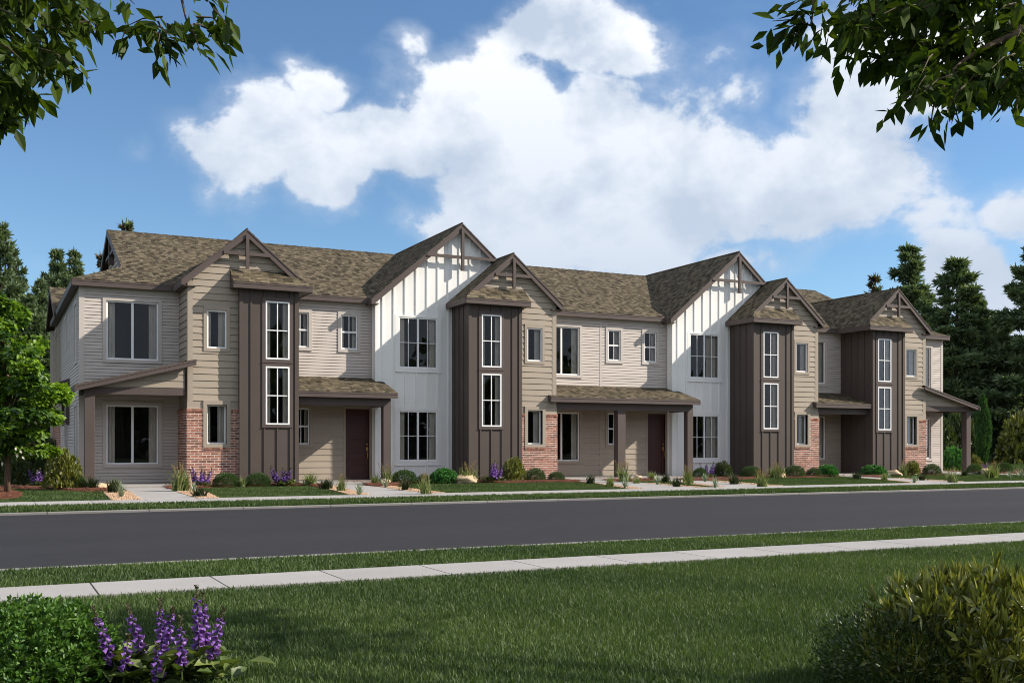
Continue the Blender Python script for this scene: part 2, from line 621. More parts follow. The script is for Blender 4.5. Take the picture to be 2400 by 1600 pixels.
def sheet(name, poly, z, mat, depth=0.0, parent=None):
    """flat polygon at height z; with depth it becomes a slab"""
    n = len(poly)
    mb = MB()
    if depth:
        pts = [(x, y, z) for x, y in poly] + [(x, y, z - depth) for x, y in poly]
        faces = [tuple(range(n)), tuple(range(2 * n - 1, n - 1, -1))]
        faces += [(i, n + i, n + (i + 1) % n, (i + 1) % n) for i in range(n)]
    else:
        pts = [(x, y, z) for x, y in poly]
        faces = [tuple(range(n))]
    return mb.poly(pts, faces).build(name, mat, parent)
# ================================================================ the setting: ground, road, pavements
XL, XR = -70.0, 150.0
ROAD0, ROAD1 = 10.05, 18.30
ground = sheet('ground', [(-900, -600), (1200, -600), (1200, 1500), (-900, 1500)], -0.06, 'forest_floor')
tag(ground, kind='structure')
road = sheet('road', [(XL, ROAD0 - .05), (XR, ROAD0 - .05), (XR, ROAD1 + .05), (XL, ROAD1 + .05)], 0.0, 'asphalt')
tag(road, kind='structure')
NEAR_SW0, NEAR_SW1 = 7.86, 8.60
FAR_SW0, FAR_SW1 = 20.0, 21.62
for nm, y0, y1, z in (('near_lawn', -40, NEAR_SW0 - .01, .030), ('near_verge', NEAR_SW1 + .01, ROAD0 - .12, .030),
                      ('far_verge', ROAD1 + .12, FAR_SW0 - .01, .034), ('front_yard', FAR_SW1 + .01, 46, .030)):
    o = sheet(nm, [(XL, y0), (XR, y0), (XR, y1), (XL, y1)], z, 'soil_green')
    tag(o, kind='structure')
# kerbs: cast lengths butted end to end
for nm, y0, y1, step, ph in (('near_kerb', ROAD0 - .12, ROAD0, 1.55, .35), ('far_kerb', ROAD1, ROAD1 + .12, 1.55, .62)):
    k = sheet(nm, [(XL, y0 + .004), (XR, y0 + .004), (XR, y1 - .004), (XL, y1 - .004)], .026, 'joint', .08)
    tag(k, kind='structure')
    x = -6 + ph
    while x < 46:
        MB().box(x + .006, x + step - .006, y0, y1, -.05, .036, random.random()).build('kerb_stone', 'kerb', k, bevel=.006)
        x += step
    o = MB()
    o.box(46, XR, y0, y1, -.05, .034)
    o.box(XL, -6 + ph - .006, y0, y1, -.05, .034)
    o.build('kerb_run', 'kerb', k)
# pavements: panels with recessed joints
for nm, y0, y1, step, ph, xe in (('near_sidewalk', NEAR_SW0, NEAR_SW1, .893, .687, 14), ('far_sidewalk', FAR_SW0, FAR_SW1, .975, .745, 40)):
    k = sheet(nm, [(XL, y0 + .004), (XR, y0 + .004), (XR, y1 - .004), (XL, y1 - .004)], .036, 'joint', .08)
    tag(k, kind='structure')
    x = ph - 5 * step
    x00 = x
    while x < xe:
        MB().box(x + .007, x + step - .007, y0, y1, -.03, .05, random.random()).build('panel', 'concrete', k)
        x += step
    o = MB()
    o.box(x, XR, y0, y1, -.03, .049)
    o.box(XL, x00 - .007, y0, y1, -.03, .049)
    o.build('panel_run', 'concrete', k)

# ---------------------------------------------------------------- front yard beds and walks (footprints in metres)
s_ = lambda x, y: gp(680 + x / 4.704, 1050 + y / 4.704)
q_ = lambda x, y: gp(1300 + x / 4.704, 1050 + y / 4.704)
r_ = lambda x, y: gp(1750 + x / 4.704, 1030 + y / 4.704)
b_ = lambda x, y: gp(x / 3.92, 850 + y / 3.92)
SWY = FAR_SW1 + .005
SLAB_Z = .10


def to_sw(p):
    return (p[0], SWY)


walkA = [(2.98, 27.75), (3.92, 27.75), (3.98, 26.6), (3.78, 24.0), (3.72, SWY), (2.63, SWY), (2.86, 25.0)]
walkB = [(8.14, 27.45), (8.86, 27.45), (8.92, 26.3), (8.95, 25.2), (8.72, 23.2), (8.72, SWY), (7.30, SWY)]
walkC = [(15.78, 27.45), (16.62, 27.45), (16.66, 25.2), (16.10, 22.7), (16.05, SWY), (14.35, SWY)]
walkD = [(18.70, 27.45), (19.25, 27.45), (19.25, 25.5), (18.5, 22.2), (18.45, SWY), (16.85, SWY)]
walkE = [(26.45, 27.45), (26.75, 27.45), (26.4, 25.4), (25.4, 22.0), (25.3, SWY), (23.75, SWY)]
walkF = [(33.0, 27.45), (34.0, 27.45), (35.6, 24.6), (44.0, 23.2), (60, 22.9), (60, 22.2), (43, 22.4), (35.0, 23.9)]
WALKS = [walkA, walkB, walkC, walkD, walkE, walkF]
for i, w in enumerate(WALKS):
    o = sheet('front_walk', w, .048 if i != 5 else .046, 'concrete', .12)
    tag(o, kind='structure')
# porch slabs (a low step in front of each porch)
SLABS = [(2.2, 4.55, 27.7, 29.79), (7.56, 10.15, 27.4, 29.79), (15.62, 20.68, 27.4, 29.79), (26.2, 28.5, 27.4, 29.79), (31.5, 33.85, 27.4, 29.79)]
for i, (x0, x1, y0, y1) in enumerate(SLABS):
    o = MB().box(x0, x1, y0, y1, -.02, SLAB_Z).build('porch_slab', 'slab_concrete', bevel=.01)
    tag(o, kind='structure')

GRAVELS = [[b_(948, 1186), b_(1160, 1172), (2.86, 25.0), (2.66, SWY), b_(1030, 1262)],
           [(3.95, 26.4), (3.78, 24.0), (3.73, SWY), b_(2012, 1242), b_(1900, 1188), b_(1725, 1158)],
           [s_(405, 442), s_(470, 420), (8.1, 26.9), (7.36, SWY), (6.9, SWY)],
           [(8.95, 25.6), (8.72, 23.2), (8.72, SWY), (9.1, SWY), s_(1320, 440), s_(1110, 415)],
           [q_(500, 392), (15.70, 27.0), (14.42, SWY), (13.98, SWY)],
           [(16.62, 25.0), (16.10, 22.7), (16.05, SWY), (16.28, SWY), (16.34, 22.7), (16.75, 24.6)],
           [(18.45, 26.4), (16.9, SWY), (16.66, SWY), (17.3, 23.8)],
           [(19.25, 25.5), (18.5, 22.2), (18.45, SWY), (18.75, SWY), (18.85, 22.3), (19.6, 25.4)],
           [(25.45, 25.2), (23.8, SWY), (23.5, SWY)],
           [(26.4, 25.3), (25.4, 22.0), (25.3, SWY), (25.55, SWY), (26.55, 24.8)]]
MULCH = [[(-6, 27.6), b_(95, 1148), b_(400, 1160), b_(800, 1178), b_(950, 1170), b_(1010, 1182), b_(1050, 1165), (2.95, 27.7), (2.2, 29.6), (-6, 30.5)],
         [b_(1500, 1152), b_(1630, 1172), b_(1760, 1152), s_(-850, 428), s_(0, 408), s_(200, 412), s_(360, 436), s_(450, 404), (8.1, 27.35), (7.5, 29.6), (4.4, 29.6), (4.0, 27.9)],
         [s_(745, 384), s_(860, 414), s_(1060, 424), s_(1210, 402), s_(1450, 380), s_(1600, 374), s_(2350, 380), q_(0, 370), q_(360, 374), (15.7, 27.3), (15.6, 29.6), (9.0, 29.6), (8.95, 27.35)],
         [q_(515, 352), q_(680, 370), q_(800, 372), q_(900, 363), q_(1080, 352), (18.6, 27.3), (18.6, 28.0), (16.7, 28.0), (16.7, 27.3)],
         [q_(1480, 345), q_(1530, 358), q_(1700, 352), q_(1900, 346), q_(2350, 328), r_(0, 420), r_(700, 414), r_(1050, 405), r_(1150, 412), (26.3, 27.3), (26.1, 29.6), (20.8, 29.6), (19.4, 27.6)],
         [r_(1250, 388), r_(1260, 408), r_(1500, 412), r_(1600, 390), r_(2352, 380), (32.9, 27.3), (31.4, 29.6), (28.4, 29.6), (27.0, 27.9)],
         [(34.2, 27.4), (35.2, 25.6), (38.5, 25.2), (44, 25.0), (60, 25.2), (60, 31), (33.95, 31), (33.95, 28.4)]]
ring = [gp(-8 + 60 * math.cos(a), 1159 + 9 * math.sin(a)) for a in np.linspace(0, 2 * math.pi, 22, endpoint=False)]
MULCH.append(ring)


def bed(name, poly, z, mound, mat, res=.12, noise=.015, label=None):
    """a bed filled as a slightly mounded, uneven sheet"""
    P = np.array(poly)
    x0, y0 = P.min(0)
    x1, y1 = P.max(0)
    nx, ny = max(4, int((x1 - x0) / res)), max(4, int((y1 - y0) / res))
    gx, gy = np.meshgrid(np.linspace(x0, x1, nx), np.linspace(y0, y1, ny))
    gx, gy = gx.ravel(), gy.ravel()
    dist = np.full(len(gx), 9.0)
    n = len(poly)
    for i in range(n):
        a, b = P[i], P[(i + 1) % n]
        ab = b - a
        t = np.clip(((gx - a[0]) * ab[0] + (gy - a[1]) * ab[1]) / (ab @ ab + 1e-9), 0, 1)
        dist = np.minimum(dist, np.hypot(gx - a[0] - t * ab[0], gy - a[1] - t * ab[1]))
    ins = pip(gx, gy, poly)
    h = np.where(ins, z + mound * np.clip(dist / .35, 0, 1) + rng.uniform(-noise, noise, len(gx)) * np.clip(dist / .1, 0, 1), -0.03)
    h = np.where(ins, h, z - np.clip(dist / .08, 0, 1) * .09)
    V = np.stack([gx, gy, h], 1)
    idx = np.arange(nx * ny).reshape(ny, nx)
    Q = np.stack([idx[:-1, :-1].ravel(), idx[:-1, 1:].ravel(), idx[1:, 1:].ravel(), idx[1:, :-1].ravel()], 1)
    keep = (ins | (dist < res * 1.5))[Q].all(1)
    me = mesh_np(name, V, Q[keep], np.full(keep.sum(), .5), smooth=True)
    return link(name, me, mat)


def scatter(poly, dens, cap=9000):
    P = np.array(poly)
    x0, y0 = P.min(0)
    x1, y1 = P.max(0)
    n = min(cap, int((x1 - x0) * (y1 - y0) * dens))
    x, y = rng.uniform(x0, x1, n), rng.uniform(y0, y1, n)
    k = pip(x, y, poly)
    return x[k], y[k]


def chips(name, pts, mat, size, flat, z, hull):
    """many small stones or wood chips as one mesh of little lumps"""
    n = len(pts[0])
    T = np.array([[1, 0, 0], [-.5, .87, 0], [-.5, -.87, 0], [0, 0, .9], [0, 0, -.9]]) if not hull else \
        np.array([[1, .25, 0], [1, -.25, 0], [-1, -.25, 0], [-1, .25, 0], [.8, 0, .5], [-.8, 0, .5]])
    Fc = np.array([[0, 1, 3], [1, 2, 3], [2, 0, 3], [1, 0, 4], [2, 1, 4], [0, 2, 4]]) if not hull else \
        np.array([[0, 4, 1], [4, 5, 2], [4, 2, 1], [5, 3, 2], [0, 3, 5], [0, 5, 4]])
    ang = rng.uniform(0, 6.28, n)
    s = size * rng.uniform(.6, 1.4, n)
    c, si = np.cos(ang), np.sin(ang)
    tilt = rng.normal(0, .35, n)
    V = np.empty((n, len(T), 3))
    V[:, :, 0] = pts[0][:, None] + s[:, None] * (T[None, :, 0] * c[:, None] - T[None, :, 1] * si[:, None])
    V[:, :, 1] = pts[1][:, None] + s[:, None] * (T[None, :, 0] * si[:, None] + T[None, :, 1] * c[:, None])
    V[:, :, 2] = z + s[:, None] * (T[None, :, 2] * flat + T[None, :, 0] * tilt[:, None] * .5) + rng.uniform(0, size * .6, n)[:, None]
    FF = (np.arange(n)[:, None, None] * len(T) + Fc[None]).reshape(-1, 3)
    me = mesh_np(name, V.reshape(-1, 3), FF, np.repeat(rng.uniform(0, 1, n), len(Fc)))
    return tag(link(name, me, mat), kind='stuff')


cx_, cy_ = [], []
for i, m in enumerate(MULCH):
    o = bed('mulch_bed', m, .045, .045 if i != 3 else .03, 'mulch')
    tag(o, kind='structure')
    x, y = scatter(m, 260 if i < 4 or i == 7 else 130)
    cx_.append(x)
    cy_.append(y)
c = chips('mulch_chips', (np.concatenate(cx_), np.concatenate(cy_)), 'mulch_chip', .034, .45, .078, True)
tag(c, 'red brown bark chips strewn over the mulch beds', 'mulch')
cx_, cy_ = [], []
for i, g in enumerate(GRAVELS):
    o = sheet('gravel_strip', g, .036, 'gravel_bed')
    tag(o, kind='structure')
    x, y = scatter(g, 1500 if i < 4 else 700)
    cx_.append(x)
    cy_.append(y)
c = chips('gravel', (np.concatenate(cx_), np.concatenate(cy_)), 'pebble', .021, .7, .042, False)
tag(c, 'pinkish tan pebbles filling the strips beside the front walks', 'gravel')


# ---------------------------------------------------------------- mown grass as blades
def blades(name, x, y, z, h, w, mat, lean=.35, label=None):
    n = len(x)
    ang = rng.uniform(0, 6.28, n)
    hh = h * rng.uniform(.55, 1.25, n)
    ww = w * rng.uniform(.7, 1.3, n)
    ld = rng.uniform(0, 6.28, n)
    ll = hh * np.abs(rng.normal(0, lean, n))
    dx, dy = np.cos(ang) * ww / 2, np.sin(ang) * ww / 2
    lx, ly = np.cos(ld) * ll, np.sin(ld) * ll
    z = np.broadcast_to(z, (n,))
    V = np.empty((n, 5, 3))
    V[:, 0] = np.stack([x - dx, y - dy, z - .005], 1)
    V[:, 1] = np.stack([x + dx, y + dy, z - .005], 1)
    V[:, 2] = np.stack([x + dx * .7 + lx * .4, y + dy * .7 + ly * .4, z + hh * .6], 1)
    V[:, 3] = np.stack([x - dx * .7 + lx * .4, y - dy * .7 + ly * .4, z + hh * .6], 1)
    V[:, 4] = np.stack([x + lx, y + ly, z + hh], 1)
    b = np.arange(n)[:, None] * 5
    T3 = np.concatenate([b + np.array([[0, 1, 2]]), b + np.array([[0, 2, 3]]), b + np.array([[3, 2, 4]])])
    patch = .5 + .25 * np.sin(x * .9 + 1.7 * np.sin(y * .7)) * np.sin(y * 1.3 + x * .35) + .18 * np.sin(x * 3.1 + y * 2.3)
    t = np.clip(patch + rng.normal(0, .26, n), 0, 1)
    me = mesh_np(name, V.reshape(-1, 3), T3, np.concatenate([t, t, t]))
    o = link(name, me, mat)
    tag(o, label, 'grass', kind='stuff')
    return o


def in_view(x, y, margin=260):
    d = x * SS + y * CC
    u = CX + F * (x * CC - y * SS) / np.maximum(d, .2)
    return (d > 2.5) & (u > -margin) & (u < 2400 + margin)


def ragged(y, x, edge, amp, side):
    """wavy lawn edge"""
    e = edge + amp * (np.sin(x * 1.9) * .5 + np.sin(x * 5.3 + 1) * .3 + np.sin(x * 11.7 + 2) * .2)
    return y < e if side < 0 else y > e


n = 470000
d = np.sqrt(rng.uniform(3.0 ** 2, 10.5 ** 2, n))
y = 3.3 + (NEAR_SW0 + .03 - 3.3) * rng.uniform(0, 1, n) ** 1.25
x = rng.uniform(-2.6, 14.5, n)
k = in_view(x, y) & ragged(y, x, NEAR_SW0 + .005, .035, -1)
near_grass = blades('lawn_grass', x[k], y[k], .03, .034, .0058, 'grass', .6, 'short green lawn grass in the foreground')
n = 90000
y = rng.uniform(NEAR_SW1 - .02, ROAD0 - .10, n)
x = rng.uniform(-2, 19, n)
k = in_view(x, y) & ragged(y, x, ROAD0 - .15, .035, -1) & ragged(y, x, NEAR_SW1 + .01, .012, 1)
blades('verge_grass', x[k], y[k], .03, .032, .008, 'grass', .6, 'strip of grass between the near sidewalk and the road')
n = 95000
y = rng.uniform(ROAD1 + .12, FAR_SW0 - .01, n)
x = rng.uniform(-4, 45, n)
k = in_view(x, y, 100) & ragged(y, x, ROAD1 + .15, .03, 1)
blades('verge_grass', x[k], y[k], .034, .055, .020, 'lawn_far', .4, 'strip of grass between the road and the far sidewalk')
n = 330000
y = rng.uniform(FAR_SW1 + .02, 29.5, n)
x = rng.uniform(-5, 60, n)
k = in_view(x, y, 100)
x, y = x[k], y[k]
k = np.ones(len(x), dtype=bool)
for p in WALKS + GRAVELS + MULCH:
    k &= ~pip(x, y, p)
for (x0, x1, y0, y1) in SLABS:
    k &= ~((x > x0) & (x < x1) & (y > y0))
blades('yard_grass', x[k], y[k], .03, .026, .020, 'lawn_far', .6, 'mown grass panels between the front walks of the townhouses')
# rough grass at the edge of the woods
n = 30000
x = np.concatenate([rng.uniform(-18, 2, n // 2), rng.uniform(34, 70, n // 2)])
y = np.concatenate([rng.uniform(30, 46, n // 2), rng.uniform(25, 46, n // 2)])
k = in_view(x, y, 100)
blades('rough_grass', x[k], y[k], .03, .16, .035, 'lawn_far', .6, 'rough unmown grass at the edge of the pine wood')
# ================================================================ the townhouse row
YA, YB, YC, YW = 29.79, 28.40, 28.18, 29.45          # recessed wall, bay fronts, stair towers, white bays
Z_EAVE = 5.34
house = root('townhouse_row', 'long two-storey row of attached townhouses with brown towers and white gables', 'building', (18, 32, 0))
BOARDS = Pieces('siding_board', 'siding_boards')
BRICKS = Pieces('brick', 'bricks')
SHING = Pieces('shingle', 'shingles')
BATT = Pieces('batten', 'battens')


def front(Y):
    return lambda a, d, z: (a, Y - d, z)


def left(X):
    return lambda a, d, z: (X - d, a, z)


def right(X):
    return lambda a, d, z: (X + d, a, z)


def rects_minus(x0, x1, z0, z1, holes):
    xs = sorted({x0, x1} | {min(max(v, x0), x1) for h in holes for v in h[:2]})
    out = []
    for a, b in zip(xs[:-1], xs[1:]):
        if b - a < 1e-6:
            continue
        segs = [(z0, z1)]
        for hx0, hx1, hz0, hz1 in holes:
            if hx0 < (a + b) / 2 < hx1:
                ns = []
                for s0, s1 in segs:
                    if hz1 <= s0 or hz0 >= s1:
                        ns.append((s0, s1))
                    else:
                        if hz0 > s0:
                            ns.append((s0, hz0))
                        if hz1 < s1:
                            ns.append((hz1, s1))
                segs = ns
        out += [(a, b, s0, s1) for s0, s1 in segs]
    return out


def wall(fr, x0, x1, z0, z1, holes, mat, name='wall', gable=None, thick=.10):
    """backing wall with openings; gable = outline polygon above z1"""
    mb = MB()
    for a, b, c, d in rects_minus(x0, x1, z0, z1, holes):
        mb.fbox(fr, a, b, -thick, 0, c, d)
    if gable:
        mb.fprism(fr, gable, -thick, 0)
    return mb.build(name, mat, house)


def lap(fr, part, x0, x1, z0, z1, expo, thick, mat, holes=(), span=None, phase=0.0):
    """lap siding boards, cut round the openings; span(z) gives the width in a gable"""
    z = z0 + phase
    if phase:
        z -= expo
    while z < z1 - .004:
        b0, b1 = max(z, z0), min(z + expo, z1)
        lap_t = lambda q: .014 + thick * .6 * (1 - (q - z) / expo)
        gap = .015 if expo < .1 else .021
        hs = [h for h in holes if h[2] < b1 - .001 and h[3] > b0 + .001]
        todo = []
        lo0, hi0 = (x0, x1) if span is None else span(b0)
        lo1, hi1 = (x0, x1) if span is None else span(b1)
        if hi0 - lo0 > .04:
            if hs and span is None:
                todo = [(a, b, a, b, c, d) for a, b, c, d in rects_minus(x0, x1, b0, b1, hs)]
            else:
                if hi1 - lo1 < .01:
                    lo1 = hi1 = (lo1 + hi1) / 2
                    hi1 += .005
                todo = [(lo0, hi0, lo1, hi1, b0, b1)]
        for a0, a1, c0, c1, p, q in todo:
            if a1 - a0 < .015 or q - p < .006:
                continue
            if abs(p - b0) < .001:
                p = p + gap * (1 if z >= z0 else 0)
            tp, tq = lap_t(p), lap_t(q)
            pts = [fr(a0, tp, p), fr(a1, tp, p), fr(c1, tq, q), fr(c0, tq, q),
                   fr(a0, -.01, p), fr(a1, -.01, p), fr(c1, -.01, q), fr(c0, -.01, q)]
            BOARDS.add(pts, [(0, 1, 2, 3), (4, 7, 6, 5), (0, 4, 5, 1), (1, 5, 6, 2), (3, 2, 6, 7), (0, 3, 7, 4)],
                       mat, part, random.random())
        z += expo


NAR, WID = .0889, .1778


def curtain(fr, parent, a0, a1, z0, z1, d, folds=4):
    pts, n = [], folds * 6 + 1
    for i in range(n):
        a = a0 + (a1 - a0) * i / (n - 1)
        dd = d + .022 * math.sin(i / 6 * 2 * math.pi)
        pts += [fr(a, dd, z0), fr(a, dd, z1)]
    MB().poly(pts, [(2 * i, 2 * i + 2, 2 * i + 3, 2 * i + 1) for i in range(n - 1)]).build('curtain', 'curtain', parent, smooth=True)


def window(fr, x0, x1, z0, z1, trim, tmat, style, recess=0.0, casing=.038, drapes='lr', lites=None):
    """casing > frame, panes, mullions, curtains, the dark room behind; recess pushes the sash into the wall"""
    tx0, tx1, tz0, tz1 = trim
    mb = MB()
    for a, b, c, d in rects_minus(tx0, tx1, tz0, tz1, [(x0, x1, z0, z1)]):
        mb.fbox(fr, a, b, -recess - .05, casing, c, d)
    if style != 'plain':
        mb.fbox(fr, tx0 - .004, tx1 + .004, casing, casing + .012, tz0 + .001, tz0 + .016)
    w = mb.build('window', tmat, house)
    f = .042
    d0, d1 = -recess - .055, -recess + .012
    fm = MB()
    for a, b, c, d in rects_minus(x0, x1, z0, z1, [(x0 + f, x1 - f, z0 + f, z1 - f)]):
        fm.fbox(fr, a, b, d0, d1, c, d)
    fm.build('frame', 'white_vinyl', w, bevel=.004)
    ix0, ix1, iz0, iz1 = x0 + f, x1 - f, z0 + f, z1 - f
    mm = MB()
    m = .013
    xm, zm = (x0 + x1) / 2, (z0 + z1) / 2
    g0, g1 = d0 + .012, d1 - .012
    panes = [(ix0, ix1, iz0, iz1)]
    if style == 'slider':
        mm.fbox(fr, xm - .030, xm + .030, d0, d1 - .006, iz0, iz1)
        panes = [(ix0, xm - .03, iz0, iz1), (xm + .03, ix1, iz0, iz1)]
    elif style == 'tower':
        mm.fbox(fr, xm - m, xm + m, g0, g1, iz0, iz1)
        mm.fbox(fr, ix0, ix1, g0 + .001, g1 - .001, zm - m, zm + m)
        panes = [(ix0, xm - m, iz0, zm - m), (xm + m, ix1, iz0, zm - m), (ix0, xm - m, zm + m, iz1), (xm + m, ix1, zm + m, iz1)]
    elif style == 'hung':
        mm.fbox(fr, ix0, ix1, d0, d1 - .004, zm - .024, zm + .024)
        mm.fbox(fr, xm - .010, xm + .010, g0, g1, iz0, iz1)
        panes = [(ix0, xm - .01, iz0, zm - .024), (xm + .01, ix1, iz0, zm - .024), (ix0, xm - .01, zm + .024, iz1), (xm + .01, ix1, zm + .024, iz1)]
    elif style == 'grid':
        mm.fbox(fr, xm - .030, xm + .030, d0, d1 - .006, iz0, iz1)
        panes = []
        for a, b in ((ix0, xm - .03), (xm + .03, ix1)):
            q = (a + b) / 2
            mm.fbox(fr, q - .009, q + .009, g0, g1, iz0, iz1)
            mm.fbox(fr, a, b, g0 + .001, g1 - .001, zm - .009, zm + .009)
            panes += [(a, q - .009, iz0, zm - .009), (q + .009, b, iz0, zm - .009), (a, q - .009, zm + .009, iz1), (q + .009, b, zm + .009, iz1)]
    if mm.v:
        mm.build('muntin' if style != 'slider' else 'mullion', 'white_vinyl', w)
    gd = (d0 + d1) / 2
    for a, b, c, d in panes:
        MB().fbox(fr, a, b, gd - .003, gd + .003, c, d).build('pane', 'glass', w)
    cw = min(.19, (ix1 - ix0) * .20)
    cd = d0 - .07
    if 'l' in drapes:
        curtain(fr, w, x0 - .02, ix0 + cw, z0, z1, cd, 3)
    if 'r' in drapes:
        curtain(fr, w, ix1 - cw, x1 + .02, z0, z1, cd, 3)
    if 'R' in drapes:
        curtain(fr, w, ix1 - (ix1 - ix0) * .36, x1 + .02, z0, z1, cd, 3)
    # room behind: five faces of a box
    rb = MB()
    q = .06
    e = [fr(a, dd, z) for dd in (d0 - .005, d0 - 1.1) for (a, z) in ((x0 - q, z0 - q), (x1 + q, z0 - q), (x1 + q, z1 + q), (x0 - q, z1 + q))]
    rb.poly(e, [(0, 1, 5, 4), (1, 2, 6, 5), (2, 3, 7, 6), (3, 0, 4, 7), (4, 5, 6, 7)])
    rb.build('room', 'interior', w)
    return w


def battens(fr, part, xs, z0, top, mat, holes=()):
    for x in xs:
        zt = top(x) if callable(top) else top
        for a, b, c, d in rects_minus(x - .021, x + .021, z0, zt, [h for h in holes if h[0] - .02 < x < h[1] + .02 and True] and
                                      [(x - 1, x + 1, h[2], h[3]) for h in holes if h[0] - .02 < x < h[1] + .02]):
            if d - c < .03:
                continue
            pts = [fr(p, q, z) for z in (c, d) for (p, q) in ((a, .025), (b, .025), (b, -.005), (a, -.005))]
            BATT.add(pts, [(0, 3, 2, 1), (4, 5, 6, 7), (0, 1, 5, 4), (1, 2, 6, 5), (2, 3, 7, 6), (3, 0, 4, 7)], mat, part)


def bricks(fr, part, x0, x1, z0, z1, holes, proud=.05, stagger=0.0):
    """running bond on a mortar back; bricks stand proud of the joints"""
    ch, bl, j = .0677, .2032, .018
    row = 0
    z = z0
    while z + ch <= z1 + .01:
        x = x0 - (bl / 2 if row % 2 else 0) - stagger
        zb0, zb1 = z + j / 2, min(z + ch - j / 2, z1)
        while x < x1:
            a, b = max(x + j / 2, x0 + .002), min(x + bl - j / 2, x1 - .002)
            x += bl
            if b - a < .03:
                continue
            hs = [h for h in holes if h[2] < zb1 and h[3] > zb0]
            for p, q, c, d in rects_minus(a, b, zb0, zb1, hs):
                if q - p < .02 or d - c < .02:
                    continue
                e = proud + random.uniform(-.002, .003)
                pts = [fr(s, t, zz) for zz in (c, d) for (s, t) in ((p, e), (q, e), (q, proud - .02), (p, proud - .02))]
                BRICKS.add(pts, [(0, 3, 2, 1), (4, 5, 6, 7), (0, 1, 5, 4), (1, 2, 6, 5), (2, 3, 7, 6), (3, 0, 4, 7)], 'brick', part, random.random())
        z += ch
        row += 1


def soldiers(fr, part, x0, x1, z0, z1, proud):
    n = max(1, int(round((x1 - x0) / .0677)))
    w = (x1 - x0) / n
    for i in range(n):
        a, b = x0 + i * w + .005, x0 + (i + 1) * w - .005
        e = proud + random.uniform(-.001, .003)
        pts = [fr(s, t, zz) for zz in (z0, z1) for (s, t) in ((a, e), (b, e), (b, 0), (a, 0))]
        BRICKS.add(pts, [(0, 3, 2, 1), (4, 5, 6, 7), (0, 1, 5, 4), (1, 2, 6, 5), (2, 3, 7, 6), (3, 0, 4, 7)], 'brick', part, random.random())


# ---------------------------------------------------------------- roofs
TH = math.atan(.4407)
RIDGE_Y, RIDGE_Z, EAVE_Y, EAVE_Z = 35.0, 7.83, 29.60, 5.45
HX0, HX1 = 1.92, 34.13
GX0, GX1 = 3.28, 32.06
PITCH = .853
PHI = math.atan(PITCH)
WHITES = [12.88, 23.43]
BAYS = [(6.16, -1, 1.35), (14.114, 1, 1.51), (24.655, 1, 1.51), (29.92, 1, 1.35)]   # apex x, +1 tower on the left, tower reach
W_AP, W_HALF = 7.85, 2.90
B_AP, B_HALF = 6.87, 1.70


def h_main(x, y):
    return EAVE_Z + (RIDGE_Z - EAVE_Z) * (1 - abs(y - RIDGE_Y) / (RIDGE_Y - EAVE_Y))


def h_white(x, y):
    return max([W_AP - PITCH * abs(x - c) if y > 29.28 and abs(x - c) <= W_HALF else -1 for c in WHITES])


def h_bay(x, y, skip=None):
    return max([B_AP - PITCH * abs(x - c) if y > 28.25 and abs(x - c) <= B_HALF and c != skip else -1 for c, m, t in BAYS])


def shingles(fr, part, us, v1, clip, hidden=lambda p: False, expo=.142, bonus=1.0, tw=(.07, .16)):
    """courses of laminated tabs on a roof plane; clip(v) -> (u0, u1)"""
    v = 0.0
    row = 0
    while v < v1 - .01:
        e = min(expo, v1 - v)
        a0, a1 = clip(v)
        c0, c1 = clip(v + e)
        if a1 - a0 > .03:
            u = min(a0, c0) - random.uniform(0, .3)
            while u < max(a1, c1):
                w = random.uniform(*tw)
                l0, r0 = max(u, a0), min(u + w - .004, a1)
                l1, r1 = max(u, c0), min(u + w - .004, c1)
                u += w
                if r0 - l0 < .015 and r1 - l1 < .015:
                    continue
                if r1 < l1:
                    r1 = l1 = (r1 + l1) / 2 if r0 > l0 else l1
                if r0 < l0:
                    r0 = l0 = (r0 + l0) / 2
                mid = fr((l0 + r0) / 2, v + e / 2, 0)
                if hidden(mid):
                    continue
                lift = .012 if random.random() < .55 else .006
                pts = [fr(l0, v - .006, lift + .006), fr(r0, v - .006, lift + .006), fr(r1, v + e + .02, .006), fr(l1, v + e + .02, .006),
                       fr(l0, v - .006, -.004), fr(r0, v - .006, -.004)]
                t = random.random() ** .9
                SHING.add(pts, [(0, 1, 2, 3), (4, 5, 1, 0), (0, 3, 4), (1, 5, 2)], 'shingle', part, t, bonus)
        v += expo
        row += 1


def deck(fr, outline, part=None, thick=.06, name='roof', mat='roof_deck'):
    n = len(outline)
    pts = [fr(u, v, 0) for u, v in outline] + [fr(u, v, -thick) for u, v in outline]
    faces = [tuple(range(n)), tuple(range(2 * n - 1, n - 1, -1))] + [(i, n + i, n + (i + 1) % n, (i + 1) % n) for i in range(n)]
    return MB().poly(pts, faces).build(name, mat, part or house)


# --- main roof: front slope with hip corners running into two gablets
def fr_main(u, v, h):
    return (u, EAVE_Y + v * math.cos(TH) - h * math.sin(TH), EAVE_Z + v * math.sin(TH) + h * math.cos(TH))


def fr_back(u, v, h):
    return (u, 2 * RIDGE_Y - EAVE_Y - v * math.cos(TH) + h * math.sin(TH), EAVE_Z + v * math.sin(TH) + h * math.cos(TH))


VL = (RIDGE_Y - EAVE_Y) / math.cos(TH)


def clip_main(v):
    d = v * math.cos(TH)
    return (HX0 + min(d, GX0 - HX0) if d < GX0 - HX0 else GX0, HX1 - d if d < HX1 - GX1 else GX1)


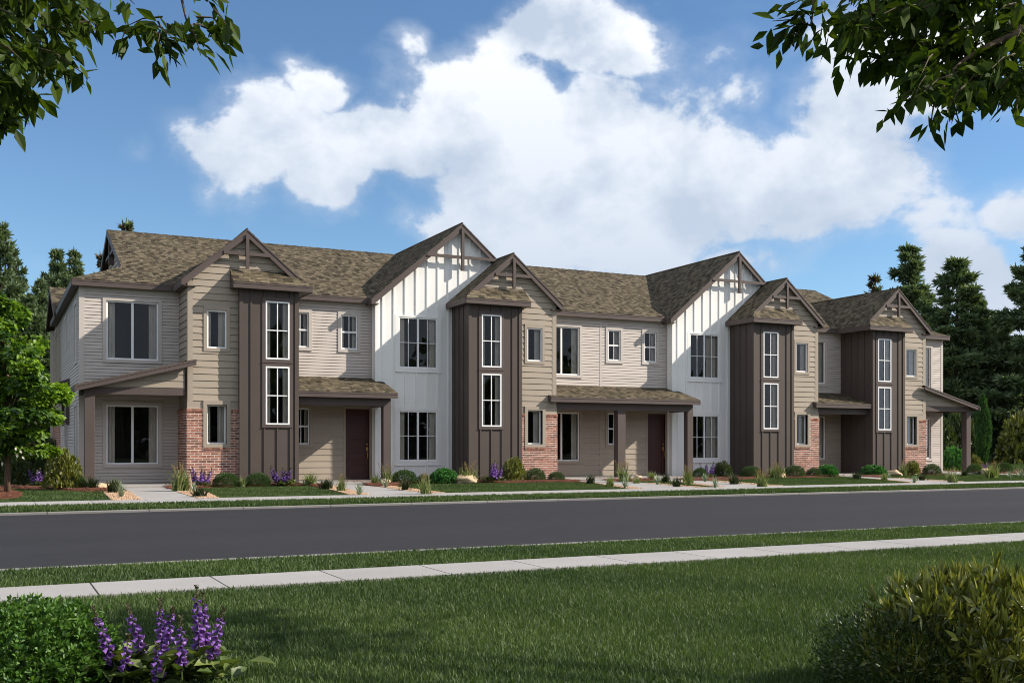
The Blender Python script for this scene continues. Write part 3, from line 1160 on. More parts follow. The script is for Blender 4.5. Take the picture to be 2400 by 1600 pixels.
vg0, vg1 = (GX0 - HX0) / math.cos(TH), (HX1 - GX1) / math.cos(TH)
out_main = [(HX0, 0), (HX1, 0), (GX1, vg1), (GX1, VL), (GX0, VL), (GX0, vg0)]
roof = deck(fr_main, out_main)
deck(fr_back, out_main)
shingles(fr_main, roof, None, VL, clip_main, lambda p: max(h_white(p[0], p[1]), h_bay(p[0], p[1])) > p[2] + .03)
rc = MB()
x = GX0
while x < GX1 - .1:                                                   # ridge caps
    rc.poly([(x, RIDGE_Y - .13, RIDGE_Z - .035), (x + .29, RIDGE_Y - .13, RIDGE_Z - .045), (x + .29, RIDGE_Y, RIDGE_Z + .012), (x, RIDGE_Y, RIDGE_Z + .024),
             (x, RIDGE_Y + .13, RIDGE_Z - .035), (x + .29, RIDGE_Y + .13, RIDGE_Z - .045)], [(0, 1, 2, 3), (3, 2, 5, 4)], random.random() * .6)
    x += .28
rc.build('ridge_cap', 'shingle', roof)
# hip planes and gablets at both ends
for sx, hx, gx in ((1, HX0, GX0), (-1, HX1, GX1)):
    run = abs(gx - hx)
    fr_h = lambda u, v, h, sx=sx, hx=hx: (hx + sx * (v * math.cos(TH) - h * math.sin(TH)), u, EAVE_Z + v * math.sin(TH) + h * math.cos(TH))
    vh = (run + .25) / math.cos(TH)
    back = 2 * RIDGE_Y - EAVE_Y
    hp = deck(fr_h, [(EAVE_Y, 0), (back, 0), (back - run - .25, vh), (EAVE_Y + run + .25, vh)])
    shingles(fr_h, hp, None, vh, lambda v: (EAVE_Y + v * math.cos(TH), back - v * math.cos(TH)), bonus=.01)
    wx = gx + sx * .22
    zb = EAVE_Z + run * .4407
    fg = left(wx) if sx > 0 else right(wx)
    gw = MB().fprism(fg, [(EAVE_Y + run + .15, zb), (back - run - .15, zb), (RIDGE_Y, RIDGE_Z - .06)], -.1, 0).build('gablet_wall', 'beige_siding', house)
    lap(fg, gw, 0, 0, zb + .02, RIDGE_Z - .1, WID, .022, 'beige_siding', span=lambda z, zb=zb, run=run: (
        EAVE_Y + run + .2 + (z - zb) / .4407, back - run - .2 - (z - zb) / .4407))
    fe = left(gx) if sx > 0 else right(gx)
    for s in (-1, 1):                                               # rake boards of the gablet
        y0_, y1_ = RIDGE_Y, RIDGE_Y + s * (RIDGE_Y - EAVE_Y - run + .02)
        z1_ = RIDGE_Z - abs(y1_ - y0_) * .4407
        MB().fprism(fe, [(y0_, RIDGE_Z), (y1_, z1_), (y1_, z1_ - .16), (y0_, RIDGE_Z - .18)], -.03, .012).build('rake_board', 'brown_trim', house)
    MB().fbox(fg, RIDGE_Y - .05, RIDGE_Y + .05, 0, .17, 6.75, RIDGE_Z - .1).build('king_post', 'brown_trim', house)
    MB().fbox(fg, RIDGE_Y - 1.7, RIDGE_Y + 1.7, .06, .15, 7.02, 7.11).build('collar_tie', 'brown_trim', house)
# eave fascia of the main roof
for a, b in ((HX0, 4.47), (7.83, 10.0), (15.8, 20.55), (26.33, 28.25), (31.6, HX1)):
    MB().box(a, b, EAVE_Y - .012, EAVE_Y + .025, 5.285, EAVE_Z - .004).build('fascia', 'brown_trim', house, bevel=.004)
    MB().box(a + .02, b - .02, EAVE_Y + .02, YA + .02, 5.30, 5.325).build('soffit', 'brown_trim', house)
    g = MB()
    g.box(a + .004, b - .004, EAVE_Y - .020, EAVE_Y - .010, EAVE_Z - .045, EAVE_Z - .006)
    g.build('drip_edge', 'brown_trim', house)
for sx, hx, wx in ((1, HX0, 2.13), (-1, HX1, 33.92)):
    fe = left(hx) if sx > 0 else right(hx)
    MB().fbox(fe, EAVE_Y + .001, 40.4, -.025, .012, 5.285, EAVE_Z - .003).build('fascia', 'brown_trim', house)
    q = sorted((hx, wx))
    MB().box(q[0] + .02, q[1] + .05, EAVE_Y + .03, 40.4, 5.301, 5.324).build('soffit', 'brown_trim', house)

# --- gabled roofs of white bays and bay fronts
def fr_slope(xa, half, zap, s):
    """s=-1 left slope, +1 right slope; u is world y"""
    z0 = zap - half * PITCH
    return lambda u, v, h: (xa + s * (half - v * math.cos(PHI) + h * math.sin(PHI)), u, z0 + v * math.sin(PHI) + h * math.cos(PHI))


def rake(xa, half, zap, Y, s, depth=.205, foot=None):
    """rake board on the front of a gable, from ridge to eave tip; foot trims its lower end"""
    f = front(Y)
    x1 = half if foot is None else foot
    z0, z1 = zap, zap - PITCH * x1
    cut = .14 if foot is None else depth
    MB().fprism(f, [(xa, z0), (xa + s * x1, z1), (xa + s * x1, z1 - cut), (xa + s * (x1 - (depth - cut) / PITCH), z1 - cut), (xa, z0 - depth)][::s],
                -.035, .012).build('rake_board', 'brown_trim', house)
    MB().fprism(f, [(xa, z0 + .004), (xa + s * x1, z1 + .004), (xa + s * x1, z1 - .03), (xa, z0 - .042)][::s],
                .012, .026).build('rake_trim', 'brown_trim', house)


VS_W, VS_B = W_HALF / math.cos(PHI), B_HALF / math.cos(PHI)
for xa in WHITES:
    for s in (-1, 1):
        fs = fr_slope(xa, W_HALF, W_AP, s)
        rf = deck(fs, [(29.28, 0), (35.4, 0), (35.4, VS_W), (29.28, VS_W)])
        hid = lambda p: h_main(p[0], p[1]) > p[2] + .03 or h_bay(p[0], p[1]) > p[2] + .03
        shingles(fs, rf, None, VS_W, lambda v: (29.27, 35.3), hid, bonus=1 if s < 0 else .02)
        rake(xa, W_HALF, W_AP, 29.28, s)
        xe = xa + s * W_HALF
        fe = left(xe) if s < 0 else right(xe)
        MB().fbox(fe, 29.30, EAVE_Y + .3, -.03, .012, W_AP - W_HALF * PITCH - .14, W_AP - W_HALF * PITCH).build('fascia', 'brown_trim', house)
        q = sorted((xe + s * -.02, xe - s * .25))
        MB().box(q[0], q[1], 29.31, 29.8, 5.255, 5.275).build('soffit', 'brown_trim', house)
    # soffit of the rake overhang comes from the deck; truss ornament
    tie = MB().box(xa - 1.16, xa + 1.16, 29.245, 29.30, 6.775, 6.865).build('collar_tie', 'brown_trim', house)
    MB().box(xa - .045, xa + .045, 29.23, 29.31, 6.42, W_AP - .15).build('king_post', 'brown_trim', house)
    MB().tube([(xa, 29.28, W_AP + .016), (xa, 35.2, W_AP + .016)], [.03, .03], 6).build('ridge_cap', 'shingle', house)

for xa, m, reach in BAYS:
    base = B_AP - B_HALF * PITCH
    for s in (-1, 1):
        fs = fr_slope(xa, B_HALF, B_AP, s)
        tower_side = (s == -m)
        y_back = 33.5 if xa in (6.16, 29.92) else 29.46
        if s > 0 and m > 0 or s < 0 and m < 0:
            y_back = 33.5
        if tower_side:
            dh = .29
            vh = dh / math.cos(PHI)
            outline = [(27.96, 0), (y_back, 0), (y_back, VS_B), (28.25, VS_B), (28.25, vh)]
            clip = lambda v: (27.955 + min(v * math.cos(PHI), .29) if v * math.cos(PHI) < .29 else 28.245, y_back)
        else:
            outline = [(28.25, 0), (y_back, 0), (y_back, VS_B), (28.25, VS_B)]
            clip = lambda v: (28.245, y_back)
        rf = deck(fs, outline)
        hid = lambda p: h_main(p[0], p[1]) > p[2] + .03 or h_white(p[0], p[1]) > p[2] + .05
        shingles(fs, rf, None, VS_B, clip, hid, bonus=1.3 if s < 0 else .02)
        rake(xa, B_HALF, B_AP, 28.25, s, foot=(B_HALF - .24 if tower_side else None))
        xe = xa + s * B_HALF
        fe = left(xe) if s < 0 else right(xe)
        y0_ = 27.975 if tower_side else 28.27
        yb = (YA - .17 if xa in (6.16, 29.92) else YW + .02) if tower_side else YA - .17
        MB().fbox(fe, y0_, yb, -.03, .012, base - .165, base - .002).build('fascia', 'brown_trim', house)
        q = sorted((xe - s * .02, xa + s * (B_HALF - .38)))
        MB().box(q[0], q[1], y0_ + .02, yb, base - .155, base - .135).build('soffit', 'brown_trim', house)
    MB().tube([(xa, 28.25, B_AP + .014), (xa, 33.0, B_AP + .014)], [.028, .028], 6).build('ridge_cap', 'shingle', house)
    MB().box(xa - .62, xa + .62, 28.215, 28.27, 6.165, 6.255).build('collar_tie', 'brown_trim', house)
    MB().box(xa - .042, xa + .042, 28.20, 28.28, 5.83, B_AP - .15).build('king_post', 'brown_trim', house)
    # pent roof over the tower
    inner = xa + m * .43
    outer = xa - m * B_HALF
    pz = base
    fp = lambda u, v, h: (u, 27.96 + v * math.cos(PHI) - h * math.sin(PHI), pz + v * math.sin(PHI) + h * math.cos(PHI))
    vp = .45 / math.cos(PHI)
    xs = sorted((inner, outer))
    hipc = .45
    if m > 0:
        pout = [(outer, 0), (inner, 0), (inner, vp), (outer + .29, .29 / math.cos(PHI)), ]
        pout = [(outer, 0), (inner, 0), (inner, vp), (outer + .45, vp)]
        pclip = lambda v: (outer + v * math.cos(PHI), inner)
    else:
        pout = [(inner, 0), (outer, 0), (outer - .45, vp), (inner, vp)]
        pclip = lambda v: (inner, outer - v * math.cos(PHI))
    pr = deck(fp, pout, name='pent_roof')
    shingles(fp, pr, None, vp, pclip, bonus=30, tw=(.10, .24))
    MB().box(xs[0] - .001, xs[1] + .001, 27.947, 27.985, pz - .165, pz - .003).build('fascia', 'brown_trim', house, bevel=.004)
    MB().box(xs[0] + .01, xs[1] - .01, 27.938, 27.949, pz - .045, pz - .006).build('drip_edge', 'brown_trim', house)
    MB().box(xs[0] + .02, xs[1] - .02, 27.98, YB + .02, pz - .156, pz - .136).build('soffit', 'brown_trim', house)
    fi = right(inner) if m > 0 else left(inner)
    MB().fprism(fi, [(27.965, pz - .16), (28.42, pz - .16), (28.42, pz + .375), (27.965, pz - .004)], -.03, .006).build('pent_end', 'brown_trim', house)
# ---------------------------------------------------------------- wall fronts
def grow(h, e):
    return (h[0] - e, h[1] + e, h[2] - e, h[3] + e)


fA = front(YA)
UP, LO = (3.40, 4.965), (.604, 2.185)             # slider heads and sills, upper and lower floor


def slider(fr, x0, x1, up, tmat, drapes='lr'):
    z0, z1 = UP if up else LO
    t = .088
    window(fr, x0, x1, z0, z1, (x0 - t, x1 + t, z0 - t, z1 + t), tmat, 'slider', .015, drapes=drapes)
    return (x0, x1, z0, z1)


def hung(fr, x0, x1, up, tmat):
    z0, z1 = (3.93, 4.94) if up else (1.14, 2.185)
    t = .092
    window(fr, x0, x1, z0, z1, (x0 - t, x1 + t, z0 - t, z1 + t), tmat, 'hung', .01)
    return (x0, x1, z0, z1)


def door(fr, x0, x1, tmat):
    z0, z1 = .104, 2.185
    t = .07
    mb = MB()
    for a, b, c, d in rects_minus(x0 - t, x1 + t, z0, z1 + t, [(x0, x1, z0 - 1, z1)]):
        mb.fbox(fr, a, b, -.09, .03, c, d)
    mb.build('door_casing', tmat, house)
    MB().fbox(fr, x0, x1, -.10, .02, z0 - .004, z0 + .018).build('threshold', 'brown_trim', house)
    dm = MB()
    st = .105
    n = 5
    ph = (z1 - z0 - .15 - st * (n + 1) * .72) / n
    zs = []
    z = z0 + .16
    for i in range(n):
        zs.append((z, z + ph))
        z += ph + st * .72
    holes = [(x0 + st, x1 - st, a, b) for a, b in zs]
    for a, b, c, d in rects_minus(x0 + .004, x1 - .004, z0 + .02, z1 - .003, holes):
        dm.fbox(fr, a, b, -.085, -.040, c, d)
    dr = dm.build('door', 'door_paint', house)
    for a, b, c, d in holes:
        p = MB()
        p.fbox(fr, a, b, -.08, -.062, c, d)
        p.fprism(fr, [(a + .05, c + .05), (b - .05, c + .05), (b - .05, d - .05), (a + .05, d - .05)], -.062, -.052)
        p.build('panel', 'door_paint', dr)
    hx = x1 - .055
    k = MB()
    k.tube([fr(hx, -.042, 1.155), fr(hx, -.012, 1.155)], [.034, .030], 12)
    k.build('deadbolt', 'brass', dr, smooth=True)
    h = MB()
    h.fbox(fr, hx - .032, hx + .032, -.042, -.030, .95, 1.06)
    h.tube([fr(hx, -.03, .93), fr(hx, .015, .90), fr(hx + .004, .02, .82), fr(hx, .012, .74), fr(hx, -.036, .705)], [.013, .014, .012, .012, .016], 8)
    h.build('handle', 'brass', dr, smooth=False)
    return (x0, x1, z0 - .2, z1)


# --- recessed wall, left end unit (narrow grey lap on both floors)
hs = [slider(fA, 2.772, 4.10, True, 'grey_trim'), slider(fA, 2.772, 4.10, False, 'grey_trim')]
w = wall(fA, 2.13, 4.70, .02, 5.32, hs, 'grey_siding')
lap(fA, w, 2.235, 4.64, .10, 5.30, NAR, .017, 'grey_siding', [grow(h, .03) for h in hs])
MB().fbox(fA, 2.105, 2.235, -.02, .026, .10, 5.30).build('corner_board', 'grey_trim', house)
MB().fbox(fA, 2.236, 4.6, -.01, .020, 5.215, 5.30).build('frieze_board', 'grey_trim', house)
# --- recessed wall by the first front door
hs = [hung(fA, 7.755, 8.255, True, 'grey_trim'), hung(fA, 9.213, 9.717, True, 'grey_trim')]
hl = [hung(fA, 7.775, 8.277, False, 'beige_trim'), door(fA, 9.352, 10.085, 'beige_trim')]
w = wall(fA, 7.4, 10.3, .02, 5.32, hs + hl, 'grey_siding')
lap(fA, w, 7.45, 10.165, 3.06, 5.30, NAR, .017, 'grey_siding', [grow(h, .03) for h in hs])
lap(fA, w, 7.45, 10.165, .10, 3.06, WID, .022, 'beige_siding', [grow(h, .03) for h in hl])
MB().fbox(fA, 7.5, 10.1, -.01, .020, 5.215, 5.30).build('frieze_board', 'grey_trim', house)
# --- long recessed wall in the middle
hs = [slider(fA, 15.945, 17.273, True, 'grey_trim'), hung(fA, 18.364, 18.853, True, 'grey_trim'), hung(fA, 19.792, 20.29, True, 'grey_trim')]
hl = [slider(fA, 15.945, 17.273, False, 'beige_trim'), hung(fA, 18.356, 18.852, False, 'beige_trim'), door(fA, 19.928, 20.655, 'beige_trim')]
w = wall(fA, 15.4, 20.9, .02, 5.32, hs + hl, 'grey_siding')
for a, b in ((15.45, 18.035), (18.12, 20.71)):
    lap(fA, w, a, b, 3.06, 5.30, NAR, .017, 'grey_siding', [grow(h, .03) for h in hs])
    lap(fA, w, a, b, .10, 3.06, WID, .022, 'beige_siding', [grow(h, .03) for h in hl])
MB().fbox(fA, 18.035, 18.12, -.01, .024, 3.06, 5.30).build('party_strip', 'grey_trim', house)
MB().fbox(fA, 18.035, 18.12, -.01, .024, .10, 3.059).build('party_strip', 'beige_trim', house)
MB().fbox(fA, 15.6, 18.03, -.01, .020, 5.215, 5.30).build('frieze_board', 'grey_trim', house)
MB().fbox(fA, 18.125, 20.65, -.01, .020, 5.215, 5.30).build('frieze_board', 'grey_trim', house)
# --- recessed wall between the last two towers
hs = [slider(fA, 26.48, 27.804, True, 'grey_trim')]
hl = [slider(fA, 26.48, 27.804, False, 'beige_trim')]
w = wall(fA, 26.0, 28.7, .02, 5.32, hs + hl, 'grey_siding')
lap(fA, w, 26.0, 28.66, 3.06, 5.30, NAR, .017, 'grey_siding', [grow(h, .03) for h in hs])
lap(fA, w, 26.0, 28.66, .10, 3.06, WID, .022, 'beige_siding', [grow(h, .03) for h in hl])
# --- right end unit
hs = [slider(fA, 31.95, 33.27, True, 'grey_trim'), slider(fA, 31.95, 33.27, False, 'grey_trim')]
w = wall(fA, 31.3, 33.92, .02, 5.32, hs, 'grey_siding')
lap(fA, w, 31.3, 33.81, .10, 5.30, NAR, .017, 'grey_siding', [grow(h, .03) for h in hs])
MB().fbox(fA, 33.81, 33.94, -.02, .026, .10, 5.30).build('corner_board', 'grey_trim', house)

# --- left side wall
fL = left(2.13)
hs = []
for y0, y1, z0, z1 in ((30.6, 31.4, 3.42, 4.96), (34.9, 35.6, 4.1, 5.0), (30.6, 31.4, .6, 2.18), (34.6, 35.5, .10, 2.18)):
    window(fL, y0, y1, z0, z1, (y0 - .09, y1 + .09, z0 - .09, z1 + .09), 'grey_trim', 'plain', .01, drapes='')
    hs.append((y0, y1, z0, z1))
w = wall(fL, 29.89, 37.56, .02, 5.32, hs, 'grey_siding')
lap(fL, w, 29.90, 37.50, .10, 5.30, NAR, .017, 'grey_siding', [grow(h, .03) for h in hs])
MB().fbox(fL, 29.765, 29.90, -.02, .026, .10, 5.298).build('corner_board', 'grey_trim', house)
hs = [(38.4, 39.2, 3.42, 4.96), (40.2, 41.0, 3.42, 4.96)]
for h in hs:
    window(fL, *h, (h[0] - .09, h[1] + .09, h[2] - .09, h[3] + .09), 'beige_trim', 'plain', .01, drapes='')
w = wall(fL, 37.56, 42.2, .02, 5.32, hs, 'beige_siding', gable=[(37.2, 5.32), (41.9, 5.32), (39.6, 6.42)])
lap(fL, w, 37.62, 42.2, 2.26, 5.30, WID, .022, 'beige_siding', [grow(h, .03) for h in hs])
MB().fbox(fL, 37.50, 37.62, -.02, .03, 2.2, 5.30).build('corner_board', 'beige_trim', house)
wb = MB().fbox(fL, 37.58, 42.2, 0, .042, .02, 2.07).build('brick_base', 'mortar', house)
bricks(fL, wb, 37.58, 42.2, .05, 2.05, [])
wall(right(33.92), 29.89, 41, .02, 5.32, [], 'grey_siding')
wall(lambda a, d, z: (a, 42.2 + d, z), 2.0, 33.95, .02, 5.32, [], 'grey_siding')
# rear cross gable seen past the left corner
for s in (-1, 1):
    f_ = lambda u, v, h, s=s: (u, 39.6 + s * (2.75 - v * math.cos(TH) + h * math.sin(TH)), 5.36 + v * math.sin(TH) + h * math.cos(TH))
    vl = 2.75 / math.cos(TH)
    rf = deck(f_, [(1.86, 0), (8, 0), (8, vl), (1.86, vl)])
    if s < 0:
        shingles(f_, rf, None, vl, lambda v: (1.85, 3.2))
    fe = left(1.86)
    zt = 5.36 + 2.75 * .4407
    MB().fprism(fe, [(39.6, zt), (39.6 + s * 2.75, 5.36), (39.6 + s * 2.75, 5.21), (39.6, zt - .17)][::-s], -.03, .012).build('rake_board', 'brown_trim', house)

# --- white board-and-batten bays
for k, dx in enumerate((0, 10.545)):
    x0, xr = 10.17 + dx, 15.4 + dx
    xa = WHITES[k]
    fW = front(YW)
    z_at = lambda x, xa=xa: W_AP - .10 - PITCH * abs(x - xa)
    hs = []
    for (a, b, z0, z1, tr) in ((10.879 + dx, 12.117 + dx, 3.42, 4.935, (10.766 + dx, 12.252 + dx, 3.294, 4.985)),
                               (10.879 + dx, 12.117 + dx, .644, 2.145, (10.766 + dx, 12.252 + dx, .511, 2.267))):
        window(fW, a, b, z0, z1, tr, 'white_panel', 'grid', .0, casing=.026, drapes='lr' if k == 0 else 'R')
        hs.append((a, b, z0, z1))
    zc = z_at(x0)
    w = wall(fW, x0, xr, .02, zc, hs, 'white_panel', gable=[(x0, zc), (2 * xa - x0, zc), (xa, z_at(xa))])
    bx = [x0 + .21 + .352 * i for i in range(15)]
    trims = [(10.766 + dx, 12.252 + dx, 3.294, 4.985), (10.766 + dx, 12.252 + dx, .511, 2.267)]
    battens(fW, w, [x for x in bx if x < 2 * xa - x0 - .1], .10, lambda x: z_at(x) - .02, 'white_panel', trims)
    MB().fbox(fW, x0 - .022, x0 + .075, -.02, .022, .10, z_at(x0) - .02).build('corner_board', 'white_panel', house)
    fS = left(x0)
    ws = wall(fS, YW + .1, YA + .1, .02, 5.32, [], 'white_panel')
    MB().fbox(fS, YW - .02, YW + .09, 0, .020, .102, 5.28).build('corner_board', 'white_panel', house)
    battens(fS, ws, [YW + .25], .10, 5.3, 'white_panel')

# --- bay fronts: beige gable wall, brick base, brown stair tower
for k, (xa, m, reach) in enumerate(BAYS):
    X = lambda r: xa + m * r                       # r>0 runs from the tower towards the brick side
    seg = lambda a, b: tuple(sorted((X(a), X(b))))
    fB, fC = front(YB), front(YC)
    # small windows in the beige wall
    holes = []
    a, b = seg(.515, 1.03)
    t = .085
    window(fB, a, b, 3.675, 4.685, (a - t, b + t, 3.59, 4.80), 'beige_trim', 'plain', .01, drapes='lR')
    holes.append((a, b, 3.675, 4.685))
    a2, b2 = seg(.52, 1.03)
    window(fB, a2, b2, 1.146, 2.185, (a2 - .098, b2 + .098, 1.058, 2.292), 'beige_trim', 'plain', .085, casing=.066, drapes='lR')
    holes.append((a2, b2, 1.146, 2.185))
    x0, x1 = seg(-1.5, 1.5)
    zg = lambda z: B_AP - .07 - PITCH * abs(z)
    zc = B_AP - .10 - PITCH * 1.5
    w = wall(fB, *seg(-.2, 1.5), .02, zc, holes, 'beige_siding', gable=[(x0, zc), (x1, zc), (xa, B_AP - .10)])
    s0, s1 = seg(.20, 1.385)
    lap(fB, w, s0, s1, 2.26, 5.46, WID, .022, 'beige_siding', [grow(h, .03) for h in holes])
    lap(fB, w, 0, 0, 5.46, B_AP - .16, WID, .022, 'beige_siding', span=lambda z: (xa - (B_AP - .12 - z) / PITCH, xa + (B_AP - .12 - z) / PITCH))
    c0, c1 = seg(1.385, 1.512)
    MB().fbox(fB, c0, c1, -.02, .026, 2.261, 5.42).build('corner_board', 'beige_trim', house)
    band = [(a2 - .098, b2 + .098, 0, 3)]
    o0, o1 = seg(.20, 1.535)
    for p, q, c, d in rects_minus(o0, o1, 2.075, 2.26, band):
        MB().fbox(fB, p, q, 0, .034, c, d).build('water_table', 'beige_trim', house)
    # brick base with soldier cap and sill
    e0, e1 = seg(.20, 1.548)
    mb = MB()
    opening = (a2 - .098, b2 + .098, 1.058, 2.4)
    for p, q, c, d in rects_minus(e0, e1, .0, 2.0, [opening]):
        mb.fbox(fB, p, q, 0, .0455, c, d)
    for p, q, c, d in rects_minus(e0, e1, 2.0, 2.074, [opening]):
        mb.fbox(fB, p, q, 0, .058, c, d)
    mb.fbox(fB, opening[0], opening[1], .03, .062, .995, 1.0575)
    wb = mb.build('brick_base', 'mortar', house)
    bricks(fB, wb, e0, e1, .04, 2.0, [(opening[0] - .005, opening[1] + .005, .992, 2.4)], stagger=.03 * k)
    for p, q in ((e0, opening[0]), (opening[1], e1)):
        if q - p > .05:
            soldiers(fB, wb, p, q, 2.003, 2.071, .066)
    soldiers(fB, wb, opening[0], opening[1], .998, 1.055, .07)
    # outer return of the bay
    fo = left(X(1.5)) if m < 0 else right(X(1.5))
    wr = wall(fo, YB + .1, YA + .05, .02, 5.4, [], 'beige_siding')
    lap(fo, wr, YB + .11, YA, 2.26, 5.40, WID, .022, 'beige_siding')
    MB().fbox(fo, YB - .024, YB + .11, -.02, .026, 2.262, 5.40).build('corner_board', 'beige_trim', house)
    mb = MB()
    mb.fbox(fo, YB - .035, YA, 0, .0495, .0, 2.0)
    mb.fbox(fo, YB - .035, YA, 0, .058, 2.0, 2.073)
    wb = mb.build('brick_base', 'mortar', house)
    bricks(fo, wb, YB - .045, YA, .04, 2.0, [], proud=.054, stagger=.1)
    soldiers(fo, wb, YB - .045, YA, 2.003, 2.071, .066)
    # stair tower
    t0, t1 = seg(-reach, .21)
    th = []
    wa, wb_ = seg(-1.112, -.464)
    for z0, z1 in ((3.42, 4.98), (1.665, 3.23)):
        th.append((wa, wb_, z0, z1))
    tw = wall(fC, t0, t1, .02, 5.30, th, 'brown_panel', name='tower_wall')
    window(fC, wa, wb_, 3.42, 4.98, (wa - .088, wb_ + .088, 3.325, 5.075), 'brown_trim', 'tower', -.02, casing=.024)
    window(fC, wa, wb_, 1.665, 3.23, (wa - .088, wb_ + .088, 1.585, 3.323), 'brown_trim', 'tower', -.02, casing=.024)
    tr = [(wa - .088, wb_ + .088, 1.585, 5.075)]
    xc = (wa + wb_) / 2
    bx = [xc + .353 * i for i in range(-4, 5)]
    battens(fC, tw, [x for x in bx if t0 + .12 < x < t1 - .12], .10, 5.29, 'brown_panel', tr)
    for p, q in ((t0 - .018, t0 + .085), (t1 - .085, t1 + .018)):
        MB().fbox(fC, p, q, -.02, .024, .10, 5.292).build('corner_board', 'brown_panel', house)
    yb = YA if xa in (6.16, 29.92) else YW
    fs = left(X(-reach)) if m > 0 else right(X(-reach))
    ts = wall(fs, YC + .1, yb + .05, .02, 5.30, [], 'brown_panel', name='tower_wall')
    MB().fbox(fs, YC - .022, YC + .085, -.02, .0205, .10, 5.29).build('corner_board', 'brown_panel', house)
    battens(fs, ts, [YC + .085 + .325 * (i + 1) for i in range(5) if YC + .085 + .325 * (i + 1) < yb - .08], .10, 5.29, 'brown_panel')
    fi = right(X(.21)) if m > 0 else left(X(.21))
    wall(fi, YC + .1, YB + .02, .02, 5.30, [], 'brown_panel', name='tower_wall')

# ---------------------------------------------------------------- porches
def post(x0, x1, y0, y1, z1):
    MB().box(x0, x1, y0, y1, SLAB_Z, z1).build('porch_column', 'brown_trim', house, bevel=.006)


def porch_front(x0, x1, zw, closed_l=False, closed_r=False, cut=None):
    """shed roof falling to the street; cut = (x, y) where a white bay bites into it"""
    ze = 2.595
    yf = 28.20
    sl = math.atan((zw - ze) / (YA - yf))
    f_ = lambda u, v, h: (u, yf + v * math.cos(sl) - h * math.sin(sl), ze + v * math.sin(sl) + h * math.cos(sl))
    vl = (YA - yf) / math.cos(sl)
    xb = cut or x1
    vb = (YW - yf) / math.cos(sl)
    out = [(x0, 0), (x1, 0), (x1, vb), (xb, vb), (xb, vl), (x0, vl)] if cut else [(x0, 0), (x1, 0), (x1, vl), (x0, vl)]
    rf = deck(f_, out, name='porch_roof')
    shingles(f_, rf, None, vl, lambda v: (x0, x1 if v < vb - .08 or not cut else xb), bonus=1.0)
    MB().box(x0, x1, yf - .012, yf + .025, ze - .155, ze - .004).build('fascia', 'brown_trim', house, bevel=.004)
    MB().box(x0 + .01, x1 - .01, yf - .021, yf - .011, ze - .045, ze - .008).build('drip_edge', 'brown_trim', house)
    for xe, cl, s in ((x0, closed_l, -1), (x1, closed_r, 1)):
        if cl:
            continue
        fe = left(xe) if s < 0 else right(xe)
        ye = YW - .03 if (cut and s > 0) else (28.42 if s < 0 else YA)
        ye = YW - .03 if s > 0 and cut else YB - .045 if s < 0 else YA
        zz = lambda y: ze + (y - yf) * math.tan(sl)
        MB().fprism(fe, [(yf - .01, ze - .155), (ye, zz(ye) - .155), (ye, zz(ye)), (yf - .01, ze - .002)], -.03, .008).build('verge_board', 'brown_trim', house)
    return rf


porch_front(7.507, 10.39, 3.10, closed_l=True, cut=10.15)
MB().box(7.507, 10.26, 28.40, 28.60, 2.225, 2.445).build('porch_beam', 'brown_trim', house)
MB().box(10.04, 10.26, 28.60, YW, 2.225, 2.444).build('porch_beam', 'brown_trim', house)
MB().box(7.5, 10.2, 28.23, YA, 2.446, 2.466).build('soffit', 'brown_trim', house)
post(10.035, 10.263, 28.395, 28.605, 2.226)
porch_front(15.354, 20.947, 3.05, cut=20.70)
MB().box(15.62, 20.80, 28.40, 28.60, 2.225, 2.445).build('porch_beam', 'brown_trim', house)
MB().box(20.58, 20.80, 28.60, YW, 2.225, 2.444).build('porch_beam', 'brown_trim', house)
MB().box(15.6, 20.75, 28.23, YA, 2.446, 2.466).build('soffit', 'brown_trim', house)
post(17.88, 18.17, 28.395, 28.64, 2.226)
post(20.575, 20.803, 28.395, 28.605, 2.226)
porch_front(25.93, 28.56, 3.05, closed_r=True)
MB().box(26.18, 28.56, 28.40, 28.60, 2.225, 2.445).build('porch_beam', 'brown_trim', house)
MB().box(26.18, 28.56, 28.23, YA, 2.446, 2.466).build('soffit', 'brown_trim', house)

